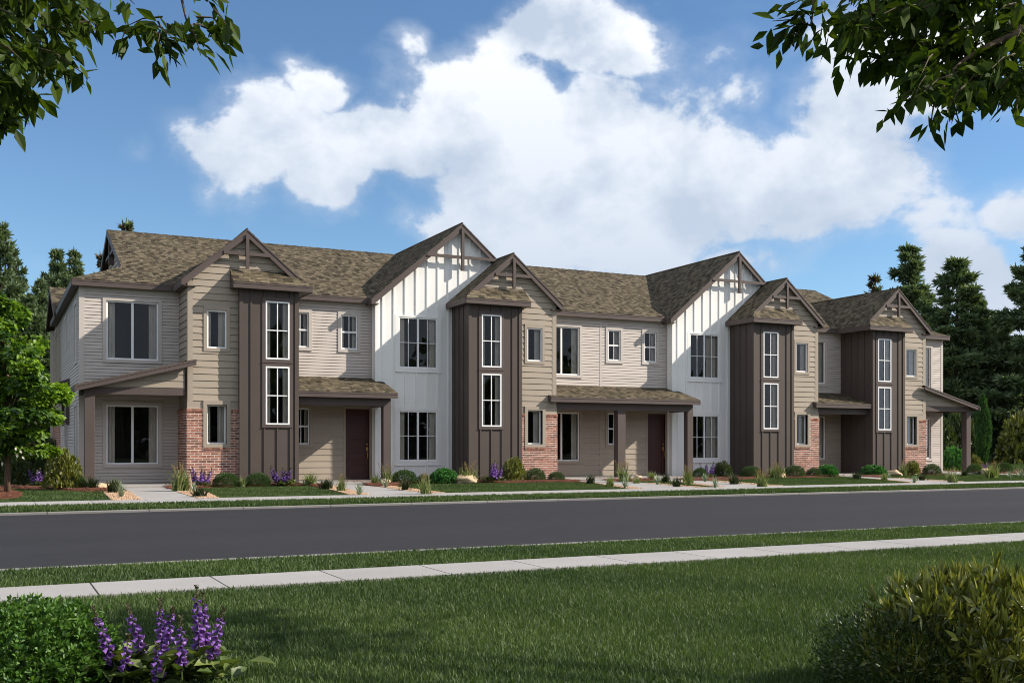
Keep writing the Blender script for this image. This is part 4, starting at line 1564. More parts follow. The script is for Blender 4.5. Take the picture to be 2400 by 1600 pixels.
for mir in (False, True):                                      # end porches: sheds falling to the outside
    M_ = (lambda x: 36.03 - x) if mir else (lambda x: x)
    xl, zl, xh, zh = 1.90, 2.605, 4.83, 3.345
    sl = math.atan((zh - zl) / (xh - xl))
    s = -1 if mir else 1
    f_ = lambda u, v, h: (M_(xl + v * math.cos(sl) - h * math.sin(sl)), u, zl + v * math.sin(sl) + h * math.cos(sl))
    vl = (xh - xl) / math.cos(sl)
    # the high end laps round the bay corner, so the deck is notched there
    vn = (4.55 - xl) / math.cos(sl)
    rf = deck(f_, [(28.2, 0), (YA, 0), (YA, vn), (28.34, vn), (28.34, vl), (28.2, vl)], name='porch_roof', thick=.05)
    shingles(f_, rf, None, vl, lambda v: (28.2, YA if v < vn - .1 else 28.33), bonus=.01)
    fF = front(28.2)
    z_ = lambda x: zl + (x - xl) * (zh - zl) / (xh - xl)
    ol = [(M_(xl), z_(xl) - .145), (M_(xh), z_(xh) - .145), (M_(xh), z_(xh) - .004), (M_(xl), z_(xl) - .004)]
    MB().fprism(fF, ol if not mir else ol[::-1], -.035, .012).build('rake_board', 'brown_trim', house)
    ol = [(M_(xl), z_(xl) - .04), (M_(xh), z_(xh) - .04), (M_(xh), z_(xh) + .002), (M_(xl), z_(xl) + .002)]
    MB().fprism(fF, ol if not mir else ol[::-1], .012, .024).build('rake_trim', 'brown_trim', house)
    fe = left(xl) if not mir else right(M_(xl))
    MB().fbox(fe, 28.165, YA + .3, -.03, .01, zl - .15, zl - .004).build('fascia', 'brown_trim', house)
    ol = [(M_(xh - .045), z_(xh) - .15), (M_(xh), z_(xh) - .15), (M_(xh), z_(xh) - .01), (M_(xh - .045), z_(xh) - .01)]
    a, b = sorted((M_(2.13), M_(4.57)))
    MB().box(a, b, 28.42, 28.60, 2.41, 2.585).build('porch_beam', 'brown_trim', house)
    a, b = sorted((M_(2.13), M_(2.32)))
    MB().box(a, b, 28.60, YA, 2.41, 2.584).build('porch_beam', 'brown_trim', house)
    fI = front(28.44)
    ol = [(M_(2.25), 2.585), (M_(4.57), 2.585), (M_(4.57), z_(4.57) - .05), (M_(2.25), z_(2.25) - .05)]
    wi = MB().fprism(fI, ol if not mir else ol[::-1], -.06, 0).build('porch_gable', 'beige_siding', house)
    x_at = lambda z: xl + (z + .06 - zl) / (zh - zl) * (xh - xl)
    lap(fI, wi, 0, 0, 2.587, 3.20, WID, .014, 'beige_siding',
        span=(lambda z: (max(2.3, x_at(z)), 4.565)) if not mir else (lambda z: (M_(4.565), M_(max(2.3, x_at(z))))))
    a, b = sorted((M_(2.135), M_(2.375)))
    post(a, b, 28.40, 28.63, 2.412)
# bracketed canopy over the side entrance, seen end-on past the left corner
cz = MB()
cz.poly([(2.14, 33.5, 3.10), (1.20, 33.5, 2.72), (1.20, 35.9, 2.72), (2.14, 35.9, 3.10), (2.14, 33.5, 2.98), (1.20, 33.5, 2.60), (1.20, 35.9, 2.60), (2.14, 35.9, 2.98)],
        [(0, 1, 2, 3), (7, 6, 5, 4), (0, 4, 5, 1), (1, 5, 6, 2), (2, 6, 7, 3), (3, 7, 4, 0)])
cz.build('side_canopy', 'brown_trim', house)
for y in (33.62, 35.7):
    b = MB()
    b.box(1.30, 2.11, y, y + .09, 2.48, 2.60)
    b.box(2.02, 2.115, y + .002, y + .088, 1.72, 2.48)
    b.poly([(1.35, y + .005, 2.49), (1.46, y + .005, 2.49), (2.06, y + .005, 1.86), (2.06, y + .005, 1.72), (1.35, y + .085, 2.49), (1.46, y + .085, 2.49), (2.06, y + .085, 1.86), (2.06, y + .085, 1.72)],
           [(0, 1, 2, 3), (7, 6, 5, 4), (0, 4, 5, 1), (1, 5, 6, 2), (2, 6, 7, 3), (3, 7, 4, 0)])
    b.build('bracket', 'brown_trim', house)
for p in (BOARDS, BRICKS, SHING, BATT):
    p.finish(house)
# ================================================================ vegetation
def unit(a):
    return a / (np.linalg.norm(a, axis=-1, keepdims=True) + 1e-9)


def leafset(P, D, N, L, W, fold=.25, droop=0.0, wide=.38):
    """six-cornered folded leaves: base P, direction D, rough normal N, length L, width W"""
    n = len(P)
    D = unit(D)
    S = unit(np.cross(D, N))
    U = np.cross(S, D)
    L = np.broadcast_to(L, (n,))[:, None]
    W = np.broadcast_to(W, (n,))[:, None] * .5
    down = np.array([[0, 0, -1.0]]) * droop
    V = np.empty((n, 6, 3))
    V[:, 0] = P
    V[:, 1] = P + D * L * wide + S * W + U * W * fold
    V[:, 2] = P + D * L * .72 + S * W * .62 + U * W * fold * .6 + down * L * .4
    V[:, 3] = P + D * L + down * L
    V[:, 4] = P + D * L * .72 - S * W * .62 + U * W * fold * .6 + down * L * .4
    V[:, 5] = P + D * L * wide - S * W + U * W * fold
    b = np.arange(n)[:, None] * 6
    Fq = np.concatenate([b + np.array([[0, 1, 2, 3]]), b + np.array([[0, 3, 4, 5]])])
    return V.reshape(-1, 3), Fq


def leaf_object(name, mat, parent, P, D, N, L, W, tint, fold=.25, droop=0.0, wide=.38):
    V, Fq = leafset(P, D, N, L, W, fold, droop, wide)
    me = mesh_np(name, V, Fq, np.concatenate([tint, tint]))
    return link(name, me, mat, parent)


def blade_mesh(name, P, ang, tilt, L, W, curve, tint, seg=4, taper=1.3):
    """arching blades from points P"""
    n = len(P)
    L = np.broadcast_to(L, (n,))
    W = np.broadcast_to(W, (n,))
    out = np.stack([np.cos(ang), np.sin(ang)], 1)
    side = np.stack([-np.sin(ang), np.cos(ang)], 1)
    V = np.empty((n, (seg + 1) * 2, 3))
    r = np.zeros(n)
    z = np.zeros(n)
    th = tilt.copy()
    for i in range(seg + 1):
        w = W * (1 - (i / seg) ** taper) * .5 + .0004
        for s, k in ((-1, 0), (1, 1)):
            V[:, 2 * i + k, 0] = P[:, 0] + out[:, 0] * r + side[:, 0] * w * s
            V[:, 2 * i + k, 1] = P[:, 1] + out[:, 1] * r + side[:, 1] * w * s
            V[:, 2 * i + k, 2] = P[:, 2] + z
        r = r + np.sin(th) * L / seg
        z = z + np.cos(th) * L / seg
        th = th + curve / seg
    b = np.arange(n)[:, None] * (seg + 1) * 2
    Q = np.concatenate([b + np.array([[2 * i, 2 * i + 1, 2 * i + 3, 2 * i + 2]]) for i in range(seg)])
    return mesh_np(name, V.reshape(-1, 3), Q, np.tile(tint, seg))


def sphere_dirs(n, zmin=-.2):
    z = rng.uniform(zmin, 1, n)
    a = rng.uniform(0, 2 * math.pi, n)
    r = np.sqrt(1 - z * z)
    return np.stack([r * np.cos(a), r * np.sin(a), z], 1)


def lumps(Dirs, seed, k=9, amp=.16):
    r = np.random.default_rng(seed)
    c = unit(r.normal(size=(k, 3)))
    c[:, 2] = np.abs(c[:, 2]) * .8
    a = r.uniform(-.4, 1.0, k) * amp
    return 1 + (a * np.exp((Dirs @ c.T - 1) * 7)).sum(1)


def shrub_mesh(seed, n, leaf, width, mat, spiky=.5, squash=1.0, rosette=0, shell=.55, amp=.16, up=.35, zmin=-.25, fuzz=.03):
    """foliage mesh of a unit shrub: radius 1, sits on z=0, height about 1"""
    global rng
    keep = rng
    rng = np.random.default_rng(seed)
    if rosette:
        c = sphere_dirs(n // rosette, zmin)
        rad = lumps(c, seed, amp=amp) * (1 - (1 - shell) * rng.uniform(0, 1, len(c)) ** 1.7)
        C = c * rad[:, None]
        C = np.repeat(C, rosette, 0)
        ax = np.repeat(unit(c + np.array([0, 0, up]) + rng.normal(0, .25, c.shape)), rosette, 0)
        D = unit(ax * .75 + rng.normal(0, .55, ax.shape))
        P = C + D * leaf * .05
        C += np.repeat(c * (np.abs(rng.normal(0, fuzz, len(c))))[:, None], rosette, 0)
        P = C + D * leaf * .05
        dep = np.repeat(rad, rosette)
    else:
        c = sphere_dirs(n, zmin)
        rad = lumps(c, seed, amp=amp) * (1 - (1 - shell) * rng.uniform(0, 1, n) ** 1.7)
        P = c * rad[:, None]
        P = P * (1 + np.abs(rng.normal(0, fuzz, n)))[:, None]
        D = unit(c + np.array([0, 0, up]) + rng.normal(0, spiky, c.shape))
        dep = rad
    P[:, 2] = (P[:, 2] - zmin) / (1.05 - zmin) * squash
    P[:, 2] = np.maximum(P[:, 2], .01)
    N = unit(rng.normal(size=P.shape) + np.array([0, 0, .6]))
    tint = np.clip(.45 + rng.normal(0, .27, len(P)), 0, 1)
    V, Fq = leafset(P, D, N, leaf * rng.uniform(.6, 1.25, len(P)), width * rng.uniform(.7, 1.2, len(P)))
    me = mesh_np('foliage', V, Fq, np.concatenate([tint, tint]))
    me.materials.append(MT[mat])
    rng = keep
    return me


def stems_mesh(seed, n=7, r=.025, reach=.6):
    rr = random.Random(seed)
    mb = MB()
    for i in range(n):
        a = rr.uniform(0, 6.28)
        e = rr.uniform(.2, reach)
        mb.tube([(0, 0, -.05), (math.cos(a) * e * .4, math.sin(a) * e * .4, .3), (math.cos(a) * e, math.sin(a) * e, .75)], [r, r * .7, r * .3], 5)
    me = bpy.data.meshes.new('stem')
    me.from_pydata(mb.v, [], mb.f)
    me.materials.append(MT['twig'])
    return me


KIT = {}


def kit(key, fn):
    if key not in KIT:
        KIT[key] = fn()
    return KIT[key]


def put(parent, name, me, scale, rot):
    o = bpy.data.objects.new(name, me)
    COL.objects.link(o)
    o.parent = parent
    o.scale = scale
    o.rotation_euler = (0, 0, rot)
    return o


GZ = .06
TYPES = {   # kit meshes: foliage variants of each plant kind
    'box': lambda s: shrub_mesh(s, 5200, .085, .05, 'box', .6, shell=.62, amp=.10),
    'blue': lambda s: shrub_mesh(s, 3600, .17, .035, 'blue_shrub', .45, shell=.5, amp=.18, up=.7),
    'bright': lambda s: shrub_mesh(s, 3000, .19, .11, 'bright', .5, shell=.5, amp=.28, rosette=5),
    'gold': lambda s: shrub_mesh(s, 2600, .17, .085, 'gold', .6, shell=.45, amp=.34, rosette=6),
    'dark': lambda s: shrub_mesh(s, 3000, .16, .075, 'darkshrub', .6, shell=.5, amp=.26, rosette=4),
}


def shrub(kind, x, y, w, h, label, name, group, seed=0):
    r = root(name, label, 'shrub', (x, y, GZ), group)
    v = seed % 2
    put(r, 'foliage', kit((kind, v), lambda: TYPES[kind](11 + 7 * v + len(kind))), (w / 2, w / 2, h), seed * 1.3)
    put(r, 'stem', kit('stems', lambda: stems_mesh(3)), (w / 2, w / 2, h), seed * .7)
    return r


def reed_meshes(seed, dark=False, n=90):
    global rng
    keep = rng
    rng = np.random.default_rng(seed)
    P = np.stack([rng.normal(0, .13, n), rng.normal(0, .13, n), np.zeros(n)], 1)
    ang = rng.uniform(0, 6.28, n)
    me = blade_mesh('blades', P, ang, np.abs(rng.normal(.22, .36, n)), rng.uniform(.5, 1.05, n), .075 if not dark else .085, rng.uniform(.1, 1.0, n), rng.uniform(0, 1, n))
    me.materials.append(MT['reed_dark' if dark else 'reed'])
    m = 16
    P2 = np.stack([rng.normal(0, .06, m), rng.normal(0, .06, m), np.zeros(m)], 1)
    a2 = rng.uniform(0, 6.28, m)
    mb = MB()
    pl_P, pl_D = [], []
    for i in range(m):
        t = abs(rng.normal(.22, .18))
        L = rng.uniform(.75, 1.1)
        d = Vector((math.cos(a2[i]) * math.sin(t), math.sin(a2[i]) * math.sin(t), math.cos(t)))
        p = Vector(P2[i])
        mb.tube([p, p + d * L], [.008, .005], 4)
        for q in np.linspace(.74, 1.03, 12):
            pl_P.append(p + d * L * q)
            pl_D.append(d + Vector(rng.normal(0, .28, 3)))
    st = bpy.data.meshes.new('stalk')
    st.from_pydata(mb.v, [], mb.f)
    st.materials.append(MT['plume'])
    V, Fq = leafset(np.array(pl_P), np.array(pl_D), rng.normal(size=(len(pl_P), 3))  , .075, .020)
    pm = mesh_np('plume', V, Fq, rng.uniform(0, 1, len(Fq)))
    pm.materials.append(MT['plume'])
    rng = keep
    return me, st, pm


def reed(x, y, w, h, label, dark=False, plumes=True, seed=0, group='ornamental grasses in the beds'):
    r = root('ornamental_grass', label, 'grass', (x, y, GZ - .01), group)
    v = seed % 3
    me, st, pm = kit(('reed', dark, v), lambda: reed_meshes(31 + v + 10 * dark, dark, 90 if not dark else 120))
    s = (w * 1.45, w * 1.45, h)
    put(r, 'blades', me, s, seed * 1.7)
    if plumes:
        put(r, 'stalk', st, s, seed * 1.7)
        put(r, 'plume', pm, s, seed * 1.7)
    return r


def yucca_mesh(seed):
    global rng
    keep = rng
    rng = np.random.default_rng(seed)
    n = 34
    P = rng.normal(0, .03, (n, 3))
    P[:, 2] = rng.uniform(0, .06, n)
    me = blade_mesh('blades', P, rng.uniform(0, 6.28, n), rng.uniform(.05, 1.15, n), rng.uniform(.6, 1.05, n), .12, rng.uniform(-.05, .5, n), rng.uniform(0, 1, n), taper=1.8)
    me.materials.append(MT['yucca'])
    rng = keep
    return me


def yucca_core():
    mb = MB().tube([(0, 0, -.02), (0, 0, .05), (0, 0, .09)], [.05, .06, .02], 7)
    me = bpy.data.meshes.new('crown')
    me.from_pydata(mb.v, [], mb.f)
    me.materials.append(MT['fox_leaf'])
    return me


def yucca(x, y, w, h, label, seed=0):
    r = root('yucca', label, 'yucca', (x, y, .04), 'yuccas in the gravel strips')
    v = seed % 2
    put(r, 'blades', kit(('yucca', v), lambda: yucca_mesh(51 + v)), (w * 1.05, w * 1.05, h * 1.3), seed * 1.1)
    me = kit('yucca_core', yucca_core)
    put(r, 'crown', me, (w * .8, w * .8, h), 0)
    return r


def boulder(x, y, w, h, label, seed=0):
    import mathutils
    n1, n2 = 18, 26
    V, Fq = [], []
    off = mathutils.Vector((seed * 3.1, seed * 1.7, 0))
    for i in range(n1 + 1):
        ph = math.pi * i / n1
        for j in range(n2):
            th = 2 * math.pi * j / n2
            d = mathutils.Vector((math.sin(ph) * math.cos(th), math.sin(ph) * math.sin(th), math.cos(ph)))
            k = 1 + .30 * mathutils.noise.noise(d * 1.3 + off) + .16 * mathutils.noise.noise(d * 3.1 + off) + .06 * mathutils.noise.noise(d * 8 + off)
            cell = mathutils.noise.cell(d * 2.2 + off) * .10
            p = d * (k + cell * .5)
            V.append((p.x * w / 2, p.y * w / 2.3, (p.z + .45) * h / 1.5))
    for i in range(n1):
        for j in range(n2):
            Fq.append((i * n2 + j, i * n2 + (j + 1) % n2, (i + 1) * n2 + (j + 1) % n2, (i + 1) * n2 + j))
    me = mesh_np('boulder', np.array(V), np.array(Fq), np.full(len(Fq), .5), smooth=True)
    o = link('boulder', me, 'boulder')
    o.location = (x, y, GZ)
    o.rotation_euler = (0, 0, seed * 2.1)
    return tag(o, label, 'boulder', 'tan boulders in the beds')


def bell_mesh():
    """foxglove bell opening along +z, unit length"""
    mb = MB()
    prof = [(.10, 0), (.26, .18), (.30, .55), (.36, .80), (.52, 1.0)]
    seg = 7
    v, f = [], []
    for r, z in prof:
        for k in range(seg):
            a = 2 * math.pi * k / seg
            rr = r * (1.12 if (k % 2 == 0 and z == 1.0) else 1)
            v.append((rr * math.cos(a), rr * math.sin(a), z))
    for i in range(len(prof) - 1):
        for k in range(seg):
            f.append((i * seg + k, i * seg + (k + 1) % seg, (i + 1) * seg + (k + 1) % seg, (i + 1) * seg + k))
    f.append(tuple(range(seg))[::-1])
    return np.array(v), f


BELL_V, BELL_F = bell_mesh()
PRI_V = np.array([[.28, 0, 0], [-.14, .24, 0], [-.14, -.24, 0], [.5, 0, 1], [-.25, .43, 1], [-.25, -.43, 1]])
PRI_F = [(0, 1, 4, 3), (1, 2, 5, 4), (2, 0, 3, 5)]


def spike(base, tip, flower_from, bell, detail, rr):
    """one flower spike: returns (stem MB, flower verts/faces/tints, bud leaf data)"""
    base, tip = Vector(base), Vector(tip)
    ax = (tip - base)
    L = ax.length
    ax.normalize()
    ref = Vector((1, 0, 0)) if abs(ax.x) < .8 else Vector((0, 1, 0))
    s1 = ax.cross(ref).normalized()
    s2 = ax.cross(s1)
    V, Fc, T = [], [], []
    BV, BF = (BELL_V, BELL_F) if detail else (PRI_V, PRI_F)
    n = int(L * (1 - flower_from) / (bell * .30))
    for i in range(n):
        q = i / max(n - 1, 1)
        if q > .80:
            continue
        sz = bell * (1.08 - .72 * q) * rr.uniform(.85, 1.15)
        a = i * 2.4 + rr.uniform(-.3, .3)
        o = s1 * math.cos(a) + s2 * math.sin(a)
        d = (o * .80 - Vector((0, 0, 1)) * (.62 - .5 * q) + ax * .02).normalized()
        p = base + ax * L * (flower_from + (1 - flower_from) * q) + o * .06 * bell
        e1 = d.cross(Vector((.3, .2, .9))).normalized()
        e2 = d.cross(e1)
        b = len(V)
        for x, y, z in BV:
            V.append(p + e1 * (x * sz) + e2 * (y * sz) + d * (z * sz))
        t = rr.random()
        for f in BF:
            Fc.append(tuple(b + k for k in f))
            T.append(t)
    P, D = [], []
    for i in range(int(26 if detail else 10)):
        q = .78 + .22 * i / 26 if detail else .80 + .2 * i / 10
        a = i * 2.4
        o = s1 * math.cos(a) + s2 * math.sin(a)
        P.append(base + ax * L * (flower_from + (1 - flower_from) * q))
        D.append(o * .7 + ax * .6)
    return V, Fc, T, np.array(P), np.array(D), (base, tip)


def foxglove_parts(spikes, bell, detail, leaves, seed, leaf_len):
    """spikes: [(base, tip, from)]; returns meshes: stems, one mesh per spike, leaves"""
    rr = random.Random(seed)
    stem = MB()
    sp = []
    for (b, t, f0) in spikes:
        V, Fc, T, P, D, (b_, t_) = spike(b, t, f0, bell, detail, rr)
        stem.tube([b_, b_ + (t_ - b_) * .5, t_], [bell * .16, bell * .12, bell * .05], 5)
        me = bpy.data.meshes.new('flower_spike')
        nb = len(V)
        LV, LF = leafset(P, D, np.random.default_rng(seed).normal(size=P.shape), bell * .55, bell * .36)
        me.from_pydata([tuple(v) for v in V] + [tuple(v) for v in LV], [], Fc + [tuple(nb + int(k) for k in f) for f in LF])
        at = me.attributes.new('tint', 'FLOAT', 'FACE')
        at.data.foreach_set('value', T + [.5] * len(LF))
        me.materials.append(MT['fox_flower'])
        me.materials.append(MT['fox_bud'])
        me.polygons.foreach_set('material_index', [0] * len(Fc) + [1] * len(LF))
        sp.append(me)
    sm = bpy.data.meshes.new('stem')
    sm.from_pydata(stem.v, [], stem.f)
    sm.materials.append(MT['fox_leaf'])
    r2 = np.random.default_rng(seed + 5)
    P = leaves
    n = len(P)
    a = r2.uniform(0, 6.28, n)
    D = np.stack([np.cos(a), np.sin(a), r2.uniform(.05, .9, n)], 1)
    LV, LF = leafset(np.array(P), D, np.tile([0, 0, 1.0], (n, 1)) + r2.normal(0, .25, (n, 3)), leaf_len * r2.uniform(.6, 1.2, n), leaf_len * .42, fold=.3, droop=.18)
    lm = mesh_np('leaves', LV, LF, np.tile(r2.uniform(0, 1, n), 2))
    lm.materials.append(MT['fox_leaf'])
    return sm, sp, lm


def fox_kit(v):
    rr = random.Random(70 + v)
    sp = []
    for i in range(9):
        a, d = rr.uniform(0, 6.28), rr.uniform(.05, .46)
        x, y = math.cos(a) * d, math.sin(a) * d
        sp.append(((x * .5, y * .5, 0), (x * 1.12, y * 1.12, rr.uniform(.62, 1.0)), .34))
    r2 = np.random.default_rng(v)
    L = np.stack([r2.normal(0, .20, 90), r2.normal(0, .20, 90), r2.uniform(.0, .22, 90)], 1)
    return foxglove_parts(sp, .105, False, L, 80 + v, .26)


def foxglove(x, y, w, h, label, seed=0):
    r = root('foxglove_clump', label, 'flowers', (x, y, GZ), 'purple foxgloves in the beds')
    v = seed % 2
    sm, sp, lm = kit(('fox', v), lambda: fox_kit(v))
    s = (w, w, h)
    put(r, 'stem', sm, s, seed * .9)
    for q in sp:
        put(r, 'flower_spike', q, s, seed * .9)
    put(r, 'leaves', lm, s, seed * .9)
    return r


# ---------------------------------------------------------------- planting plan: kind, photo u, v of its foot, width and height in photo pixels, label
PLAN = [
    ('dark', 42, 1137, 70, 62, 'dark green shrub just right of the young maple trunk'),
    ('fox', 96, 1140, 66, 50, 'purple foxglove clump beside the young maple, leftmost in the bed'),
    ('gold', 146, 1128, 74, 92, 'tall yellow-green shrub at the left corner of the building'),
    ('reed', 142, 1145, 40, 60, 'tall plumed grass in front of the yellow-green corner shrub'),
    ('box', 178, 1141, 46, 32, 'low round boxwood left of the left porch column'),
    ('reedd', 213, 1142, 34, 36, 'dark grass tuft at the foot of the left porch column'),
    ('rock', 241, 1143, 33, 17, 'pale boulder beside the left porch step, leftmost of the boulders'),
    ('reedd', 264, 1153, 26, 38, 'dark grass tuft right of the leftmost boulder'),
    ('reedl', 272, 1150, 22, 40, 'thin light grass just behind the leftmost yucca'),
    ('yucca', 284, 1163, 28, 36, 'blue-green yucca left of the first front walk, leftmost of the yuccas'),
    ('reed', 424, 1149, 44, 62, 'tall plumed grass right of the left porch step'),
    ('fox', 472, 1135, 58, 48, 'purple foxglove clump in front of the left brick wall'),
    ('box', 531, 1133, 60, 31, 'round boxwood at the left edge of the leftmost brown tower'),
    ('yucca', 455, 1154, 22, 26, 'light yucca right of the first front walk'),
    ('reedd', 467, 1162, 30, 27, 'dark grass tuft in the gravel right of the first front walk'),
    ('reedl', 569, 1135, 16, 32, 'thin light grass between the two boxwoods of the leftmost tower'),
    ('box', 604, 1133, 55, 30, 'round boxwood in front of the leftmost brown tower'),
    ('fox', 665, 1135, 72, 46, 'purple foxglove clump at the right edge of the leftmost tower'),
    ('reedl', 727, 1132, 30, 38, 'light grass in front of the beige wall left of the first red door'),
    ('reedd', 765, 1144, 28, 30, 'dark grass tuft left of the step of the first red door'),
    ('reed', 800, 1149, 24, 38, 'slim plumed grass in the gravel before the first red door'),
    ('yucca', 842, 1158, 27, 27, 'blue-green yucca left of the walk to the first red door'),
    ('reedl', 880, 1131, 20, 30, 'light grass left of the boulder by the first porch column'),
    ('rock', 902, 1131, 28, 16, 'tan boulder at the foot of the first porch column'),
    ('reed', 908, 1127, 26, 50, 'tall thin grass behind the boulder by the first porch column'),
    ('yucca', 904, 1141, 22, 21, 'small yucca in front of the boulder by the first porch column'),
    ('box', 947, 1129, 58, 31, 'large round boxwood under the lower left white-bay window'),
    ('reedd', 950, 1147, 22, 33, 'dark tall grass right of the walk to the first red door'),
    ('reed', 996, 1156, 27, 48, 'plumed grass at the sidewalk end of the first red door gravel'),
    ('blue', 994, 1126, 30, 19, 'small dark shrub under the middle of the left white bay'),
    ('bright', 1037, 1127, 55, 31, 'bright green shrub at the right end of the left white bay'),
    ('rock', 1091, 1127, 56, 22, 'largest tan boulder, before the second brown tower'),
    ('reed', 1097, 1121, 40, 45, 'feathery plumed grass behind the largest boulder'),
    ('fox', 1154, 1129, 60, 52, 'purple foxglove clump in front of the second brown tower'),
    ('gold', 1203, 1126, 56, 54, 'yellow-green shrub at the right edge of the second brown tower'),
    ('blue', 1254, 1124, 46, 28, 'blue-green round shrub under the second brick sill'),
    ('blue', 1304, 1123, 38, 20, 'low blue-green shrub at the corner of the second brick wall'),
    ('reedd', 1384, 1132, 20, 26, 'dark grass tuft at the left end of the middle porch step'),
    ('reedl', 1431, 1137, 18, 29, 'light grass left of the middle porch column'),
    ('reed', 1462, 1128, 30, 50, 'tall plumed grass at the middle porch column'),
    ('yucca', 1464, 1142, 21, 27, 'pale yucca in front of the middle porch column'),
    ('rock', 1494, 1124, 22, 14, 'small yellowish boulder between the middle porch column and second red door'),
    ('reedl', 1492, 1131, 18, 18, 'short light grass in front of the small yellowish boulder'),
    ('reedl', 1526, 1120, 18, 24, 'short light grass in front of the second red door'),
    ('yucca', 1541, 1134, 20, 25, 'blue-green yucca in front of the second red door'),
    ('reedd', 1560, 1128, 20, 23, 'dark grass tuft right of the second red door'),
    ('reedd', 1586, 1139, 20, 26, 'dark grass tuft by the grass wedge before the second red door'),
    ('reed', 1612, 1134, 25, 43, 'plumed grass at the foot of the right porch post of the middle porch'),
    ('box', 1640, 1118, 34, 24, 'low green shrub left of the right white-bay foxgloves'),
    ('fox', 1658, 1117, 44, 38, 'purple foxglove clump under the right white bay window'),
    ('dark', 1694, 1117, 40, 38, 'dark leafy shrub at the right end of the right white bay'),
    ('yucca', 1652, 1127, 20, 20, 'small yucca below the right white-bay foxgloves'),
    ('yucca', 1676, 1142, 19, 27, 'tall pale yucca left of the fourth front walk'),
    ('reedd', 1720, 1133, 22, 30, 'dark grass tuft in front of the dark leafy shrub'),
    ('box', 1759, 1116, 46, 26, 'round boxwood at the left edge of the third brown tower'),
    ('reed', 1786, 1139, 26, 40, 'plumed grass at the sidewalk in front of the third brown tower'),
    ('reedl', 1812, 1116, 20, 30, 'light grass left of the boulder by the third brown tower'),
    ('rock', 1828, 1117, 23, 17, 'cream boulder in front of the third brown tower'),
    ('reed', 1824, 1112, 26, 36, 'thin plumed grass behind the boulder of the third tower'),
    ('blue', 1862, 1115, 46, 25, 'round shrub at the left edge of the third brick wall'),
    ('blue', 1908, 1114, 36, 19, 'low shrub at the corner of the third brick wall'),
    ('bright', 1943, 1114, 40, 25, 'bright green shrub right of the third brick wall'),
    ('reedd', 2008, 1121, 19, 21, 'dark grass tuft left of the last brown tower'),
    ('bright', 2043, 1112, 48, 23, 'bright green low shrub in front of the last brown tower'),
    ('reedl', 2073, 1125, 16, 23, 'light grass in front of the last brown tower'),
    ('rock', 2094, 1111, 38, 15, 'flat tan boulder before the last brown tower'),
    ('yucca', 2084, 1119, 13, 14, 'tiny yucca in front of the flat boulder'),
    ('reed', 2118, 1110, 20, 34, 'thin plumed grass at the right edge of the last brown tower'),
    ('gold', 2138, 1110, 34, 31, 'yellow-green shrub in front of the last brick wall'),
    ('reedd', 2161, 1124, 16, 19, 'dark grass tuft before the last brick wall'),
    ('yucca', 2144, 1130, 18, 18, 'yucca at the fifth front walk'),
    ('blue', 2184, 1110, 38, 23, 'blue-green shrub under the window of the right end unit'),
    ('reed', 2232, 1129, 26, 36, 'plumed grass in front of the right end porch'),
    ('bright', 2228, 1101, 44, 52, 'large bright green shrub behind the right end porch column'),
    ('gold', 2284, 1098, 28, 36, 'yellow-green shrub between the right porch column and the columnar evergreen'),
    ('reedd', 2261, 1113, 16, 17, 'dark grass tuft at the foot of the right end porch column'),
    ('box', 2284, 1108, 34, 22, 'round boxwood right of the right end porch column'),
    ('fox', 2306, 1100, 34, 22, 'purple flowers at the foot of the columnar evergreen'),
    ('rock', 2308, 1109, 28, 16, 'sandy boulder before the columnar evergreen, rightmost of the boulders'),
    ('reed', 2325, 1118, 32, 37, 'plumed grass right of the rightmost boulder'),
    ('box', 2356, 1107, 30, 24, 'round boxwood near the right edge of the picture'),
    ('yucca', 2366, 1120, 17, 17, 'yucca near the right edge, second from the edge'),
    ('yucca', 2393, 1117, 18, 19, 'yucca at the right edge of the picture'),
]
NAMES = {'box': ('boxwood', 'boxwoods in the beds'), 'blue': ('round_shrub', 'blue-green shrubs in the beds'), 'bright': ('leafy_shrub', 'bright green shrubs in the beds'),
         'gold': ('golden_shrub', 'yellow-green shrubs in the beds'), 'dark': ('dark_shrub', 'dark shrubs in the beds')}
for i, (kd, u, v, w, h, lab) in enumerate(PLAN):
    x, y = gp(u, v, GZ)
    ymax = 27.5 if 1.6 < x < 34.2 else 31.0
    if kd in ('reedd', 'reedl', 'yucca', 'rock', 'reed'):
        ymax -= .25
    if y > ymax:
        x, y = x * ymax / y, ymax
    t = depth_of(x, y)
    W_, H_ = w * t / F, h * t / F
    if kd in NAMES:
        shrub(kd, x, y, W_, H_, lab, NAMES[kd][0], NAMES[kd][1], i)
    elif kd in ('reed', 'reedl', 'reedd'):
        reed(x, y, W_, H_, lab, kd == 'reedd', kd == 'reed', i)
    elif kd == 'yucca':
        yucca(x, y, W_, H_, lab, i)
    elif kd == 'rock':
        boulder(x, y, W_ * 1.05, H_ * .82, lab, i)
    elif kd == 'fox':
        foxglove(x, y, W_ * .95, H_, lab, i)
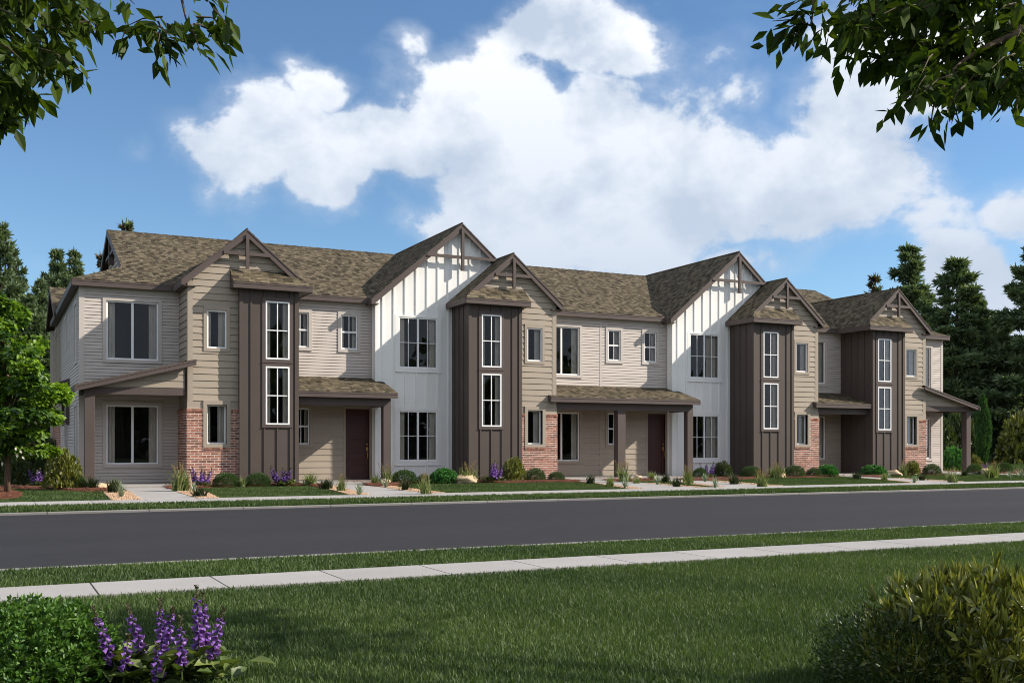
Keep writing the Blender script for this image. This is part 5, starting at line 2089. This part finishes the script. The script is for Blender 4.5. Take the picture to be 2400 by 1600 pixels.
# ---------------------------------------------------------------- pines
def pine_meshes(seed, height, radius, layers=30, dry=.0, bare=.08, gap=.25):
    """trunk mesh, limb mesh and needle-tuft mesh of one pine, foot at the origin"""
    r = np.random.default_rng(seed)
    trunk, limb = MB(), MB()
    zs = np.linspace(0, height, 9)
    wob = r.normal(0, .06, (9, 2)).cumsum(0) * .5
    pts = [(wob[i, 0], wob[i, 1], zs[i]) for i in range(9)]
    trunk.tube(pts, list(np.linspace(.20, .02, 9) * height / 12), 8)
    P, D, S = [], [], []
    for k in range(layers):
        q = bare + (1 - bare) * (k + r.uniform(-.3, .3)) / layers
        q = min(max(q, bare), .995)
        z = q * height
        prof = (1 - q) ** .88 * (1 if q > .22 else .75 + q) + .045
        n = int(r.integers(4, 8))
        a0 = r.uniform(0, 6.28)
        for j in range(n):
            if r.random() < gap * .5:
                continue
            a = a0 + j * 6.283 / n + r.normal(0, .25)
            L = radius * 1.12 * prof * r.uniform(.45, 1.25)
            up = .34 * q - .10 + r.normal(0, .10)
            b = Vector((float(np.interp(z, zs, [p[0] for p in pts])), float(np.interp(z, zs, [p[1] for p in pts])), z))
            d = Vector((math.cos(a), math.sin(a), up)).normalized()
            sag = r.uniform(.02, .22)
            ends = [b + d * L * s + Vector((0, 0, -sag * L * s * (1 - s * .9))) for s in (0, .5, 1)]
            limb.tube(ends, [.030 * (1 - q) + .014, .02 * (1 - q) + .008, .005], 4, cap=False)
            nt = max(6, int(L * 19))
            for s in r.uniform(.22, 1.0, nt) ** .75:
                side = Vector((-d.y, d.x, 0))
                w = (r.normal(0, .30)) * L * (1.2 - s) * .9
                p = b + d * L * s + side * w + Vector((0, 0, -sag * L * s * (1 - s * .9) + r.normal(.03, .055)))
                P.append(p)
                D.append(d * .9 + side * np.sign(w) * .6 + Vector((0, 0, .55)))
                S.append(r.uniform(.7, 1.25))
    P, D, S = np.array([tuple(p) for p in P]), unit(np.array([tuple(x) for x in D])), np.array(S)
    m = 11
    PP = np.repeat(P, m, 0)
    DD = unit(np.repeat(D, m, 0) * .75 + r.normal(0, .62, (len(P) * m, 3)))
    LL = np.repeat(S, m) * r.uniform(.22, .44, len(PP))
    # needle sprays: slim folded blades
    V, Fq = leafset(PP, DD, r.normal(size=PP.shape), LL, .10, fold=.2, wide=.5)
    tuft_t = np.repeat(np.clip(r.normal(.42, .28, len(P)), 0, 1), m) * .7 + r.uniform(0, .3, len(PP))
    me = mesh_np('crown', V, Fq, np.tile(tuft_t, 2))
    me.materials.append(MT['needle'])
    me.materials.append(MT['needle_dry'])
    isdry = np.repeat(r.random(len(P)) < dry, m)
    me.polygons.foreach_set('material_index', np.tile(isdry.astype(np.int32), 2))
    tm = bpy.data.meshes.new('trunk')
    tm.from_pydata(trunk.v, [], trunk.f)
    tm.materials.append(MT['dark_bark'])
    lm = bpy.data.meshes.new('limbs')
    lm.from_pydata(limb.v, [], limb.f)
    lm.materials.append(MT['dark_bark'])
    return tm, lm, me


PINE_KIT = [lambda: pine_meshes(101, 12, 3.0, 32, gap=.35), lambda: pine_meshes(202, 12, 2.6, 30, gap=.45), lambda: pine_meshes(303, 12, 3.3, 32, bare=.04, gap=.4), lambda: pine_meshes(404, 12, 2.2, 24, dry=.55, gap=.75, bare=.2)]


def pine(u, vtop, Y, wide, var, rot, label, dark=False):
    """pine whose tip shows at photo pixel u, vtop when it stands Y metres beyond the camera"""
    a = (u - CX) / F
    t = Y / (-a * SS + CC)
    x = (a * CC + SS) * t
    h = CAM_H + (HY - vtop) / F * t + .1
    r = root('pine_tree', label, 'tree', (x, Y, -.05), 'pines behind the townhouses')
    tm, lm, me = kit(('pine', var), PINE_KIT[var])
    sxy = 1.32 * wide * t / F / 2 / [3.0, 2.6, 3.3, 2.2][var]
    for nm, m_ in (('trunk', tm), ('limb', lm), ('crown', me)):
        put(r, nm, m_, (sxy, sxy, h / 12), rot)
    return r


PINES = [
    (2, 525, 50, 175, 0, .3, 'tall pine at the left edge of the picture, behind the maple'),
    (138, 585, 56, 150, 2, 1.1, 'pine with its pointed top just left of the building roof corner'),
    (176, 590, 60, 120, 1, 2.0, 'pine standing close behind the left eave of the building'),
    (60, 690, 47, 170, 2, 4.0, 'lower pine filling the gap behind the maple crown'),
    (-80, 600, 46, 190, 1, 5.0, 'pine mostly outside the left edge of the picture'),
    (118, 800, 45, 150, 0, 2.6, 'short dense pine behind the maple, beside the left wall'),
    (300, 512, 70, 120, 3, .6, 'sparse pine tip rising over the left end of the main ridge'),
    (243, 590, 66, 100, 3, 2.2, 'thin half-dead pine between the left gablet and the tall left pines'),
    (40, 612, 58, 130, 1, 3.3, 'slim pine between the left edge pine and the roof corner pines'),
    (95, 655, 54, 120, 0, 5.6, 'mid-height pine just above the maple crown'),
    (214, 650, 64, 110, 2, .8, 'pine half hidden by the left end of the roof'),
    (2085, 690, 60, 130, 0, 4.1, 'pine just showing left of the last gable apex'),
    (2290, 700, 56, 150, 2, 3.0, 'pine filling the lower right of the tall dense pine'),
    (2132, 577, 52, 190, 1, .9, 'open pine behind the last gable, its crown above the roof'),
    (2052, 640, 58, 120, 3, 1.9, 'sparse rusty pine showing over the roof left of the last gable'),
    (2242, 605, 46, 235, 0, 2.7, 'tall dense pine right of the building end'),
    (2430, 545, 42, 250, 2, 3.6, 'large pine at the right edge of the picture'),
    (2345, 740, 50, 170, 1, 1.5, 'pine in the gap between the two big right pines'),
    (2318, 880, 44, 150, 2, .2, 'low dark pine behind the columnar evergreen'),
    (2390, 850, 47, 170, 0, 5.3, 'low pine behind the big pine at the right edge'),
    (2180, 800, 56, 170, 2, 4.6, 'dark pine right behind the right end porch'),
    (1575, 655, 80, 60, 1, 3.0, 'small pine tip barely showing behind the middle of the roof'),
    (2480, 700, 55, 220, 0, 2.2, 'pine outside the right edge beside the largest one'),
]
for p in PINES:
    if p[0] == 1575:
        continue
    pine(*p)
# understorey that closes the wood below the pines
UND = [(10, 1070, 90, 60, 'dark'), (70, 1072, 80, 70, 'dark'), (-40, 1075, 90, 80, 'dark'), (118, 1070, 60, 60, 'blue'),
       (2250, 1072, 90, 110, 'dark'), (2330, 1072, 110, 120, 'blue'), (2400, 1075, 120, 110, 'gold'), (2200, 1070, 80, 90, 'dark'), (2440, 1070, 110, 140, 'dark')]
UL = ['dark wild bush behind the maple trunk', 'dark wild bush between the maple and the left wall', 'dark wild bush at the left edge under the pines', 'blue-green wild bush beside the rear left wall',
      'dark wild bush behind the right porch column', 'blue-green wild bush behind the columnar evergreen', 'yellowish wild bush under the big pine at the right edge', 'dark wild bush just right of the building end wall',
      'tall dark wild bush at the right edge under the pines']
for i, (u, v, w, h, kd) in enumerate(UND):
    Y = 40 + (i % 3) * 1.7
    a = (u - CX) / F
    t = Y / (-a * SS + CC)
    shrub(kd, (a * CC + SS) * t, Y, w * t / F, h * t / F + .3, UL[i], 'undergrowth_bush', 'bushes under the pines', 100 + i)
# dense far edge of the wood (reads as one mass)
n = 26000
side = rng.random(n) < .42
xx = np.where(side, rng.uniform(-34, 9, n), rng.uniform(30, 110, n))
yy = np.where(side, rng.uniform(62, 70, n), rng.uniform(58, 72, n))
zz = rng.uniform(0, 1, n) ** 1.2 * (4.6 + 1.6 * np.sin(xx * .9) + 1.0 * np.sin(xx * 2.3))
Pn = np.stack([xx, yy, zz], 1)
wo_ = leaf_object('far_wood', 'needle', None, Pn, unit(rng.normal(size=(n, 3)) + np.array([0, -.3, .3])), rng.normal(size=(n, 3)), rng.uniform(.5, 1.1, n), .42, np.clip(rng.normal(.3, .25, n), 0, 1))
tag(wo_, 'dark far edge of the pine wood seen low between the trunks', 'wood', kind='stuff')
# the wood across the street behind the viewer: the lower panes mirror it
n = 9000
xx = rng.uniform(-45, 75, n)
yy = rng.uniform(-46, -38, n)
zz = rng.uniform(0, 1, n) * (8.0 + 2.5 * np.sin(xx * .35) + 1.5 * np.sin(xx * 1.1))
wo2 = leaf_object('opposite_wood', 'needle', None, np.stack([xx, yy, zz], 1), unit(rng.normal(size=(n, 3))), rng.normal(size=(n, 3)), rng.uniform(1.0, 2.2, n), .9, np.clip(rng.normal(.3, .25, n), 0, 1))
tag(wo2, 'dark wood across the street, mirrored in the lower windows', 'wood', kind='stuff')

# ---------------------------------------------------------------- columnar evergreen at the right end
x, y = gp(2304, 1096, .03)
t = depth_of(x, y)
r = root('columnar_evergreen', 'bright green columnar evergreen right of the end porch', 'tree', (x, y, .03))
n = 7000
q = rng.uniform(0, 1, n)
rad = (np.sin(np.clip(q * 1.25 + .25, 0, math.pi / 2) * 1.0) * (1 - q ** 2.6) + .03)
a = rng.uniform(0, 6.28, n)
lump = 1 + .16 * np.sin(a * 3 + q * 9) + .1 * np.sin(a * 7 - q * 21)
rr_ = rad * lump * (1 - .5 * rng.uniform(0, 1, n) ** 2.2) * 24 * t / F
H_ = 172 * t / F
P = np.stack([np.cos(a) * rr_, np.sin(a) * rr_, q * H_ * .98 + .02], 1)
D = np.stack([np.cos(a) * .35, np.sin(a) * .35, np.ones(n)], 1) + rng.normal(0, .28, (n, 3))
V, Fq = leafset(P, D, rng.normal(size=(n, 3)), rng.uniform(.07, .16, n), .045)
me = mesh_np('crown', V, Fq, np.tile(np.clip(rng.normal(.42, .28, n), 0, 1), 2))
me.materials.append(MT['cypress'])
put(r, 'crown', me, (1, 1, 1), 0)
tk = MB().tube([(0, 0, -.05), (0, 0, H_ * .5), (0, 0, H_ * .9)], [.05, .035, .01], 6).build('trunk', 'bark', None)
tk.parent = r

# ---------------------------------------------------------------- young maple on the lawn
x0, y0 = gp(17, 1156, .05)
tm = depth_of(x0, y0)
mr = root('maple_tree', 'young maple with bright yellow-green leaves and a thin trunk, left foreground', 'tree', (x0, y0, .03))
k = tm / F
tk = MB()
tk.tube([(0, 0, -.05), (.01, 0, .7), (-.02, .02, 1.5), (0, 0, 2.6), (.02, 0, 3.7)], [.075, .055, .05, .03, .01], 8)
r3 = np.random.default_rng(44)
clus = []
# the crown as leafy tiers: (u offset px, v px, half width px, half height px)
TIERS = [(-20, 745, 55, 50), (20, 800, 70, 50), (-45, 830, 80, 70), (45, 870, 62, 42), (-15, 905, 90, 60), (80, 905, 60, 36), (-70, 960, 70, 60), (65, 955, 62, 36),
         (15, 985, 85, 45), (100, 930, 40, 26), (-40, 1035, 60, 35), (30, 1040, 60, 30), (95, 1052, 34, 12), (-90, 890, 60, 80), (-75, 790, 50, 60), (-10, 715, 32, 30)]
for du, v, hw, hh in TIERS:
    c = Vector(((du) * k * CC, -(du) * k * SS, (1156 - v) * k))
    for j in range(5):
        d = Vector((SS, CC, 0)) * r3.uniform(-1, 1) * hw * k * .9 + Vector((CC, -SS, 0)) * r3.uniform(-.62, .62) * hw * k + Vector((0, 0, r3.uniform(-.7, .7) * hh * k))
        q_s = r3.uniform(.40, .62)
        clus.append((c + d, hw * k * q_s, hh * k * .42))
lm_ = MB()
P, D, T = [], [], []
for c, hw, hh in clus:
    base = Vector((0, 0, max(1.15, c.z * .62)))
    lm_.tube([base, base.lerp(c, .55) + Vector((0, 0, .05)), c], [.024, .014, .005], 5, cap=False)
    n = int(60 + 190 * hw)
    q = sphere_dirs(n, -1) * (r3.uniform(.25, 1, n) ** .45)[:, None]
    p = np.array(c)[None] + q * np.array([[hw, hw, hh]])
    P.append(p)
    D.append(unit(q * np.array([[1, 1, .2]]) + np.array([[0, 0, -.28]]) + r3.normal(0, .4, q.shape)))
    T.append(np.clip(.30 + r3.normal(0, .16) + r3.normal(0, .22, n), 0, 1))
P, D, T = np.concatenate(P), np.concatenate(D), np.concatenate(T)
N = unit(r3.normal(0, .45, P.shape) + np.array([0, 0, 1.0]))
# maple leaf: three lobes = three folded blades from one stalk point
L_ = r3.uniform(.09, .15, len(P))
S_ = unit(np.cross(D, N))
VV, FF, TT = [], [], []
b = 0
for ang, sc in ((0, 1.0), (.85, .78), (-.85, .78)):
    d2 = unit(D * math.cos(ang) + S_ * math.sin(ang))
    V, Fq = leafset(P, d2, N, L_ * sc, L_ * .55, fold=.18, droop=.12)
    VV.append(V)
    FF.append(Fq + b)
    TT.append(np.tile(T, 2))
    b += len(V)
me = mesh_np('crown', np.concatenate(VV), np.concatenate(FF), np.concatenate(TT))
me.materials.append(MT['leaf_maple'])
put(mr, 'crown', me, (1, 1, 1), 0)
o = tk.build('trunk', 'bark', None, smooth=True)
o.parent = mr
o = lm_.build('limb', 'twig', None)
o.parent = mr
# pale undersides and seeds hanging low in the crown
PALE = [(60, 985), (105, 985), (58, 978), (4, 1005), (3, 1016), (108, 967), (82, 1010), (62, 1045), (65, 1052), (87, 1058), (102, 1057), (0, 1070), (40, 1078), (64, 1066), (52, 975), (96, 972), (66, 1062)]
P = np.array([((u - 17) * k * CC - .45 * SS + r3.normal(0, .1) * SS, -(u - 17) * k * SS - .45 * CC + r3.normal(0, .1) * CC, (1156 - v) * k) for u, v in PALE])
for p in P:
    V, Fq = leafset(p[None], r3.normal(0, .3, (1, 3)) + np.array([0, 0, -1.0]), r3.normal(0, .2, (1, 3)) + np.array([0, -1.0, .2]), r3.uniform(.07, .11, 1), .05)
    me = mesh_np('pale_leaf', V, Fq, np.full(len(Fq), .5))
    me.materials.append(MT['leaf_pale'])
    put(mr, 'pale_leaf', me, (1, 1, 1), 0)
# ---------------------------------------------------------------- overhanging trees at the top corners
def smooth_line(pl, k=6):
    """Catmull-Rom samples through the points of a limb"""
    P = [Vector(p) for p in pl]
    P = [P[0] * 2 - P[1]] + P + [P[-1] * 2 - P[-2]]
    out = []
    for i in range(1, len(P) - 2):
        for j in range(k):
            t = j / k
            out.append(.5 * ((2 * P[i]) + (P[i + 1] - P[i - 1]) * t + (2 * P[i - 1] - 5 * P[i] + 4 * P[i + 1] - P[i + 2]) * t * t + (3 * P[i] - P[i - 1] - 3 * P[i + 1] + P[i + 2]) * t ** 3))
    return out + [P[-2]]


def canopy(name, label, trunk_xy, limbs, sprays, seed, leafL=.125):
    """limbs: polylines of world points; sprays: (u, v, depth, du, dv, n leaves, spread px): leafy twigs seen against the sky"""
    r = root(name, label, 'tree', (*trunk_xy, .03))
    r4 = np.random.default_rng(seed)
    tk = MB()
    tx, ty = trunk_xy
    tk.tube([(tx, ty, 0), (tx + .05, ty, 1.6), (tx, ty + .05, 3.2), (tx, ty, 5.0)], [.17, .14, .12, .05], 10)
    tk.build('trunk', 'bark', r, smooth=True)
    for pl in limbs:
        pl = smooth_line(pl)
        n = len(pl)
        lm = MB()
        lm.tube(pl, [.034 * (1 - i / (n - 1)) + .0035 for i in range(n)], 7)
        lm.build('limb', 'bark', r, smooth=True)
    tw = MB()
    LP = Pieces('leaf', 'leaves', 300)
    for (u, v, dep, du, dv, n, sp) in sprays:
        a, b = at_depth(u, v, dep), at_depth(u + du, v + dv, dep + r4.normal(0, .15))
        k = dep / F
        mid = a.lerp(b, .5) + Vector((0, 0, .02))
        tw.tube([a, mid, b], [.006, .004, .002], 4)
        for i in range(n):
            s = (i + r4.uniform(0, 1)) / n
            p = a.lerp(b, s) + Vector(r4.normal(0, sp * k * .5, 3))
            out = (b - a).normalized() * .5 + Vector(r4.normal(0, .55, 3)) + Vector((0, 0, -.45))
            nn = Vector(r4.normal(0, .55, 3)) + Vector((0, -.2, .9))
            L = leafL * r4.uniform(.65, 1.2) * (dep / 6)
            V, Fq = leafset(np.array([p]), np.array([out]), np.array([nn]), L, L * r4.uniform(.40, .56), fold=.22, droop=.06, wide=.42)
            LP.add([tuple(x) for x in V], [tuple(int(x) for x in f) for f in Fq], 'leaf_canopy', r, float(np.clip(r4.normal(.25, .25), 0, 1)))
    tag(tw.build('twig', 'twig', r), kind='stuff')
    LP.finish(r)
    return r


def rnd_sprays(seed, boxes):
    """fill photo-space boxes (u0, u1, v0, v1, n, depth) with short drooping sprays"""
    rr = random.Random(seed)
    out = []
    for (u0, u1, v0, v1, n, dep, du, dv) in boxes:
        for i in range(n):
            out.append((rr.uniform(u0, u1), rr.uniform(v0, v1), dep + rr.uniform(-.6, .6), du * rr.uniform(.5, 1.4), dv * rr.uniform(.3, 1.5), rr.randint(9, 14), 28))
    return out


spL = rnd_sprays(1, [(-120, 130, -60, 150, 46, 6.0, 70, 35), (-100, 60, 120, 230, 24, 6.0, 60, 35), (100, 190, -20, 60, 9, 6.2, 50, 25), (-80, 20, 210, 262, 9, 6.0, 40, 26)])
spL += [(255, -30, 5.6, 60, 40, 6, 16), (380, 40, 5.6, -90, 25, 10, 26), (370, 50, 5.6, 30, 75, 11, 30), (350, 55, 5.6, 60, 40, 9, 26), (420, 70, 5.6, 70, -10, 9, 24),
        (460, 40, 5.6, 70, 20, 10, 26), (470, 60, 5.6, 60, 45, 7, 22), (440, -20, 5.6, 80, 30, 9, 22), (450, 70, 5.6, 20, 60, 9, 20), (330, 60, 5.6, -40, 40, 9, 20), (375, 70, 5.5, -10, 75, 9, 22), (400, 60, 5.6, -30, 60, 9, 26), (500, 20, 5.6, 40, 60, 9, 22), (355, 75, 5.5, 40, 30, 8, 22), (300, 70, 5.6, -20, 40, 7, 18)]
spL += rnd_sprays(3, [(-900, -200, -600, 120, 90, 6.0, 60, 30), (-250, 520, -650, -130, 80, 5.9, 60, 20)])
tl = (-2.5, 5.2)
limbL = [[(tl[0], tl[1], 2.5), tuple(at_depth(-220, -120, 6.0)), tuple(at_depth(-40, -60, 6.0)), tuple(at_depth(90, 40, 6.0))],
         [(tl[0], tl[1], 2.9), tuple(at_depth(-140, -330, 5.8)), tuple(at_depth(260, -190, 5.6)), tuple(at_depth(400, -60, 5.6)), tuple(at_depth(440, 60, 5.6))],
         [(tl[0], tl[1], 2.1), tuple(at_depth(-260, 120, 6.0)), tuple(at_depth(-90, 120, 6.0)), tuple(at_depth(10, 200, 6.0))]]
canopy('overhanging_tree', 'leafy branches hanging into the top left corner of the picture', tl, limbL, spL, 21)
spR = rnd_sprays(2, [(2030, 2200, -60, 130, 34, 6.0, -55, 40), (2180, 2420, -60, 170, 56, 6.2, -50, 40), (2150, 2330, 140, 200, 18, 6.0, -50, 45), (2330, 2460, 150, 225, 13, 6.3, -50, 30), (1990, 2060, 20, 110, 10, 6.0, -40, 35)])
spR += [(1900, 60, 5.8, -90, -10, 9, 20), (1880, 50, 5.8, -70, 50, 11, 22), (1900, 40, 5.8, 10, 60, 10, 26), (1920, 30, 5.8, -60, 20, 9, 24), (1930, -10, 5.8, -90, 30, 8, 20), (1870, 80, 5.8, -60, 20, 6, 18), (1930, 50, 5.8, 6, 55, 6, 16),
        (2130, 225, 5.6, -60, 60, 7, 20), (2190, 240, 5.6, -10, 70, 8, 22), (2230, 230, 5.6, 20, 70, 7, 20), (2170, 215, 5.6, -70, 15, 8, 24), (2390, 215, 6.0, -10, 60, 6, 16)]
spR += rnd_sprays(4, [(2560, 3200, -600, 150, 80, 6.2, -60, 30), (1850, 2600, -650, -140, 90, 6.0, -60, 20)])
tr = (8.0, 0.6)
limbR = [[(tr[0], tr[1], 3.0), tuple(at_depth(2560, -160, 6.2)), tuple(at_depth(2330, -70, 6.1)), tuple(at_depth(2120, 40, 6.0))],
         [(tr[0], tr[1], 3.4), tuple(at_depth(2500, -360, 6.0)), tuple(at_depth(2100, -210, 5.8)), tuple(at_depth(1930, -50, 5.8)), tuple(at_depth(1900, 60, 5.8))],
         [(tr[0], tr[1], 2.6), tuple(at_depth(2560, 20, 6.2)), tuple(at_depth(2380, 80, 6.0)), tuple(at_depth(2250, 150, 5.8)), tuple(at_depth(2190, 240, 5.6))]]
canopy('overhanging_tree', 'leafy branches hanging into the top right corner of the picture', tr, limbR, spR, 22)

# ---------------------------------------------------------------- foreground foxgloves
dep = 4.62
base_v = HY + (CAM_H - .03) / dep * F
SPK = [(217, 1419, 264, 1545, 4.62), (221, 1449, 242, 1512, 4.75), (300, 1487, 294, 1560, 4.58), (298, 1417, 333, 1522, 4.70), (374, 1403, 381, 1527, 4.66), (405, 1423, 390, 1500, 4.78), (369, 1508, 369, 1584, 4.52),
       (424, 1443, 426, 1558, 4.56), (460, 1372, 467, 1520, 4.68), (474, 1387, 483, 1516, 4.72), (524, 1423, 498, 1532, 4.64)]
groups_ = [('purple foxgloves leaning left in the foreground, beside the green bush', SPK[:3], (255, 1602)), ('purple foxgloves in the middle of the foreground clump', SPK[3:8], (370, 1604)),
           ('tallest purple foxgloves at the right of the foreground clump', SPK[8:], (475, 1602))]
for gi, (lab, sps, (bu, bv)) in enumerate(groups_):
    bx, by = gp(bu, bv, .03)
    r = root('foxglove_clump', lab, 'flowers', (bx, by, .03), 'foxgloves in the foreground')
    sl = []
    for (tu, tv, bu2, bv2, d_) in sps:
        tip = at_depth(tu, tv, d_)
        mid = at_depth(bu2, bv2, d_)
        foot = Vector((mid.x * .6 + bx * .4, mid.y * .6 + by * .4, .03))
        full = (tip - mid)
        start = mid - full.normalized() * (mid.z - .05) * .6
        if start.z < .04:
            start.z = .04
        L = (tip - start).length
        sl.append((start, tip, (mid - start).length / L))
    r5 = np.random.default_rng(300 + gi)
    nl = 60
    LP_ = np.stack([bx + r5.normal(0, .085, nl), by + r5.normal(0, .05, nl), .03 + r5.uniform(.01, .13, nl)], 1)
    sm, sp, lmm = foxglove_parts(sl, .030, True, LP_, 310 + gi, .15)
    for q in sp:
        link('flower_spike', q, [], r)
    link('stem', sm, [], r)
    V, Fq = None, None
    link('leaves', lmm, [], r)
    ft = MB()
    for (s, t_, f_) in sl:
        ft.tube([(s.x * .75 + bx * .25, s.y * .75 + by * .25, .0), s], [.006, .005], 5)
    ft.build('stalk', 'fox_leaf', r)


# ---------------------------------------------------------------- foreground bushes
def big_bush(u, v, w, h, kind, label, name, seed, n, leaf, width, mat, rosette, amp=.22, up=.5, dep_bias=0.0):
    x, y = gp(u, v, .03)
    t = depth_of(x, y)
    r = root(name, label, 'bush', (x, y, .03))
    me = shrub_mesh(seed, n, leaf, width, mat, .5, shell=.45, rosette=rosette, amp=amp, up=up, zmin=-.35, fuzz=.10)
    put(r, 'foliage', me, (w * t / F / 2, w * t / F / 2, h * t / F), 0)
    put(r, 'stem', stems_mesh(seed, 16, .012, .8), (w * t / F / 2, w * t / F / 2, h * t / F), 0)


big_bush(70, 1604, 360, 178, 'bright', 'dense bright green bush in the bottom left corner', 'leafy_bush', 71, 15000, .085, .046, 'bush_green', 6, amp=.34, up=.8)
big_bush(2120, 1606, 330, 165, 'dark', 'dark small-leaved bush left of the rosette bush, bottom right', 'dark_bush', 72, 11000, .075, .030, 'darkshrub', 0, amp=.36)
big_bush(2310, 1612, 330, 262, 'gold', 'bush with yellow-green leaf rosettes in the bottom right corner', 'rosette_bush', 73, 6300, .19, .046, 'gold', 9, amp=.42, up=.9)
